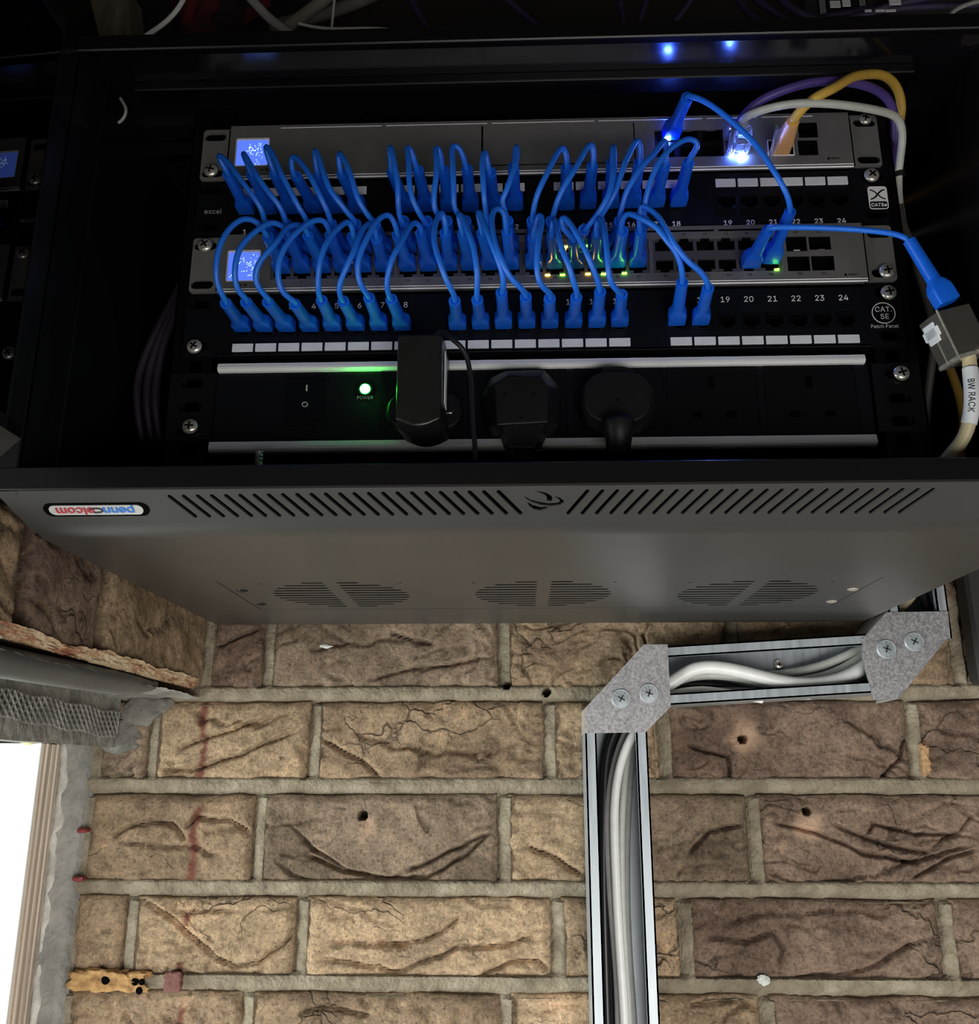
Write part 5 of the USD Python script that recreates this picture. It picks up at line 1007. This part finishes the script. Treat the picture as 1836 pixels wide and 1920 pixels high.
for i, (dx, dy, w) in enumerate(((-22, .004, 'front'), (-28, .012, 'middle'), (-16, .016, 'rear'))):
    tc([(1185+dx*.4, 1345, .305+dy*.3), (1160+dx*.8, 1400, .302+dy), (1156+dx, 1480, .302+dy), (1154+dx, 1600, .302+dy), (1158+dx, 1800, .302+dy), (1162+dx, 1950, .302+dy), (1166+dx, 2400, .302+dy), (1168+dx, 3400, .302+dy)], .0034, BLKC, f'black cable at the left side of the long vertical trunking, {w} one')
tc([(1745, 1160, .306), (1733, 1120, .306), (1722, 1070, .306)], .0045, BLKC, 'dark blue black cable rising in the right trunking behind the cabinet')
tc([(1640, 1200, .30), (1668, 1160, .302), (1700, 1130, .304), (1722, 1090, .306)], .0040, CREAM, 'cream cable passing up behind the right corner plate')

# ------------------------------------------------------------------ things above the cabinet
tp = lambda pts, y: [at(a, b, y=y) for a, b in pts]
P = np.array(tp([(162, -30), (238, -30), (248, 64), (218, 66)], .12)); P2 = P+[0, .035, .004]
solo('timber_post', hull(np.vstack([P, P2, P+[0, 0, -.05]*np.array([[0], [0], [1], [1]])+0])), TIMB, 'rough grey brown timber end leaning above the left of the cabinet', 'timber', smooth=False)
def cloth(pxs, y, amp, seed, th=.006, n=26):
    pl = Polygon(pxs); x0, y0_, x1, y1_ = pl.bounds; 
    U, V = np.meshgrid(np.linspace(x0, x1, n), np.linspace(y0_, y1_, n), indexing='ij'); pts = []
    for a, b in zip(U.ravel(), V.ravel()):
        q = Point(a, b)
        if not pl.contains(q): k = pl.exterior.interpolate(pl.exterior.project(q)); a, b = k.x, k.y
        w = amp*(meshkit.fbm(np.array([[a/70, b/70, seed]]), 3, seed)[0]-.5); pts.append(at(a, b, y=y+w))
    pts = np.array(pts); idx = np.arange(n*n).reshape(n, n); q = np.stack([idx[:-1, :-1], idx[1:, :-1], idx[1:, 1:], idx[:-1, 1:]], -1).reshape(-1, 4); f = np.vstack([q[:, [0, 1, 2]], q[:, [0, 2, 3]]])
    bk = pts+[0, th, 0]; lp_ = np.r_[idx[:, 0], idx[-1, 1:], idx[-2::-1, -1], idx[0, -2:0:-1]]; m_ = len(lp_); j = np.arange(m_); N = n*n
    side = np.vstack([np.stack([lp_[j], lp_[(j+1) % m_], N+lp_[j]], 1), np.stack([lp_[(j+1) % m_], N+lp_[(j+1) % m_], N+lp_[j]], 1)])
    m = trimesh.Trimesh(np.vstack([pts, bk]), np.vstack([f, f[:, ::-1]+N, side]), process=False); m.fix_normals() if False else None; return m
solo('red_cloth', cloth([(300, -40), (520, -40), (500, 10), (440, 48), (400, 66), (345, 62), (325, 20)], .16, .05, 3), REDC, 'crumpled red and black checked cloth stuffed above the cabinet', 'cloth', smooth=True)
solo('navy_cloth', cloth([(232, -40), (335, -40), (350, 20), (345, 70), (245, 72)], .19, .04, 4), NAVY, 'dark navy cloth beside the red checked cloth above the cabinet', 'cloth', smooth=True)
def top(pts, y, r, mat, lab): solo('loose_cable', tube(tp(pts, y), r, 10, 40), mat, lab, 'cable', smooth=True)
top([(352, -20), (335, 14), (312, 40), (276, 66), (240, 92)], .08, .0022, WHT2, 'bright white cable in front of the red cloth above the cabinet')
top([(450, -24), (480, 8), (505, 34), (530, 54), (560, 76)], .10, .0042, GRY, 'thick grey cable slanting down right of the red cloth')
top([(650, -30), (610, -2), (575, 24), (545, 46), (520, 66)], .11, .0055, nmat('dusty_brown_sheath', [(.3, (.14, .12, .10)), (.7, (.20, .17, .14))], 60., .8), 'dusty brown cable slanting up from the grey cable')
top([(720, -20), (660, 8), (600, 28), (550, 40), (505, 52)], .13, .006, nmat('dusty_grey_sheath', [(.3, (.09, .085, .08)), (.7, (.13, .12, .11))], 60., .8), 'dusty grey thick cable behind the brown one above the cabinet')
top([(628, -10), (625, 20), (622, 50), (618, 80)], .10, .0012, WHT, 'thin white vertical wire above the cabinet')
top([(560, 44), (600, 52), (640, 54), (690, 53), (740, 58)], .10, .0014, WHT, 'thin pale wire lying along the cabinet top edge')
for i, (a, b, c) in enumerate((((765, -10), (785, 25), (805, 60)), ((940, -10), (975, 20), (1010, 50)), ((1160, -10), (1165, 20), (1170, 50)), ((1215, -10), (1205, 20), (1195, 50)), ((1300, -10), (1280, 20), (1255, 50)))):
    top([a, b, c], .12, .0026, PURD, f'dim purple cable dropping above the cabinet top edge, {ordinal(i+1)} from left')
for i, pts in enumerate(([(1450, -20), (1500, 25), (1560, 38), (1640, 20), (1720, -20)], [(1480, 45), (1560, 30), (1650, 12), (1740, -5), (1836, -20)], [(1400, -20), (1440, 15), (1490, 40), (1560, 55)], [(1540, 40), (1620, 24), (1700, 14), (1790, 10), (1870, 2)], [(1380, -10), (1400, 20), (1440, 52)])):
    top(pts, .10+.01*i, .0034, PURD, f'purple cable in the tangle above the cabinet at right, {ordinal(i+1)} from the front')
top([(1780, 30), (1800, 14), (1836, 2), (1880, -10)], .11, .0020, GRY, 'thin grey wire above the cabinet at the far right')
for i, (px, py, w, h) in enumerate(((1566, 8, .0045, .0035), (1587, 6, .0035, .0035), (1678, 2, .005, .004), (1628, 20, .003, .0012), (1650, 20, .004, .0012), (1670, 20, .0045, .0012))):
    q = at(px, py, y=.085); solo('cable_tag', cbox(q-[w, .0006, h], q+[w, .0006, h], .0003), WHITEL, f'small white tag among the purple cables above the cabinet, {ordinal(i+1)} of six', 'tag')

solo('wire_hoop', tube(cord_depth([(226, 184, -.036), (233, 196, -.038), (236, 210, -.039), (231, 222, -.038), (222, 230, -.036)]), .0011, 8, 30), GRY, 'thin curved wire hoop sticking out inside the left cabinet frame', 'wire', smooth=True)
q = at(486, 858, y=-.030)
solo('bolt', [lathe([(0, .0040), (.0022, .0040), (.0027, .0032)]+[(.0027-.0006*(k % 2), .0032-.0012*k) for k in range(1, 6)]+[(.0027, -.006), (0, -.006)], q, (0, 0, 1), 14)], CHROME, 'small silver threaded bolt end under the left of the power strip', 'bolt', smooth=30)
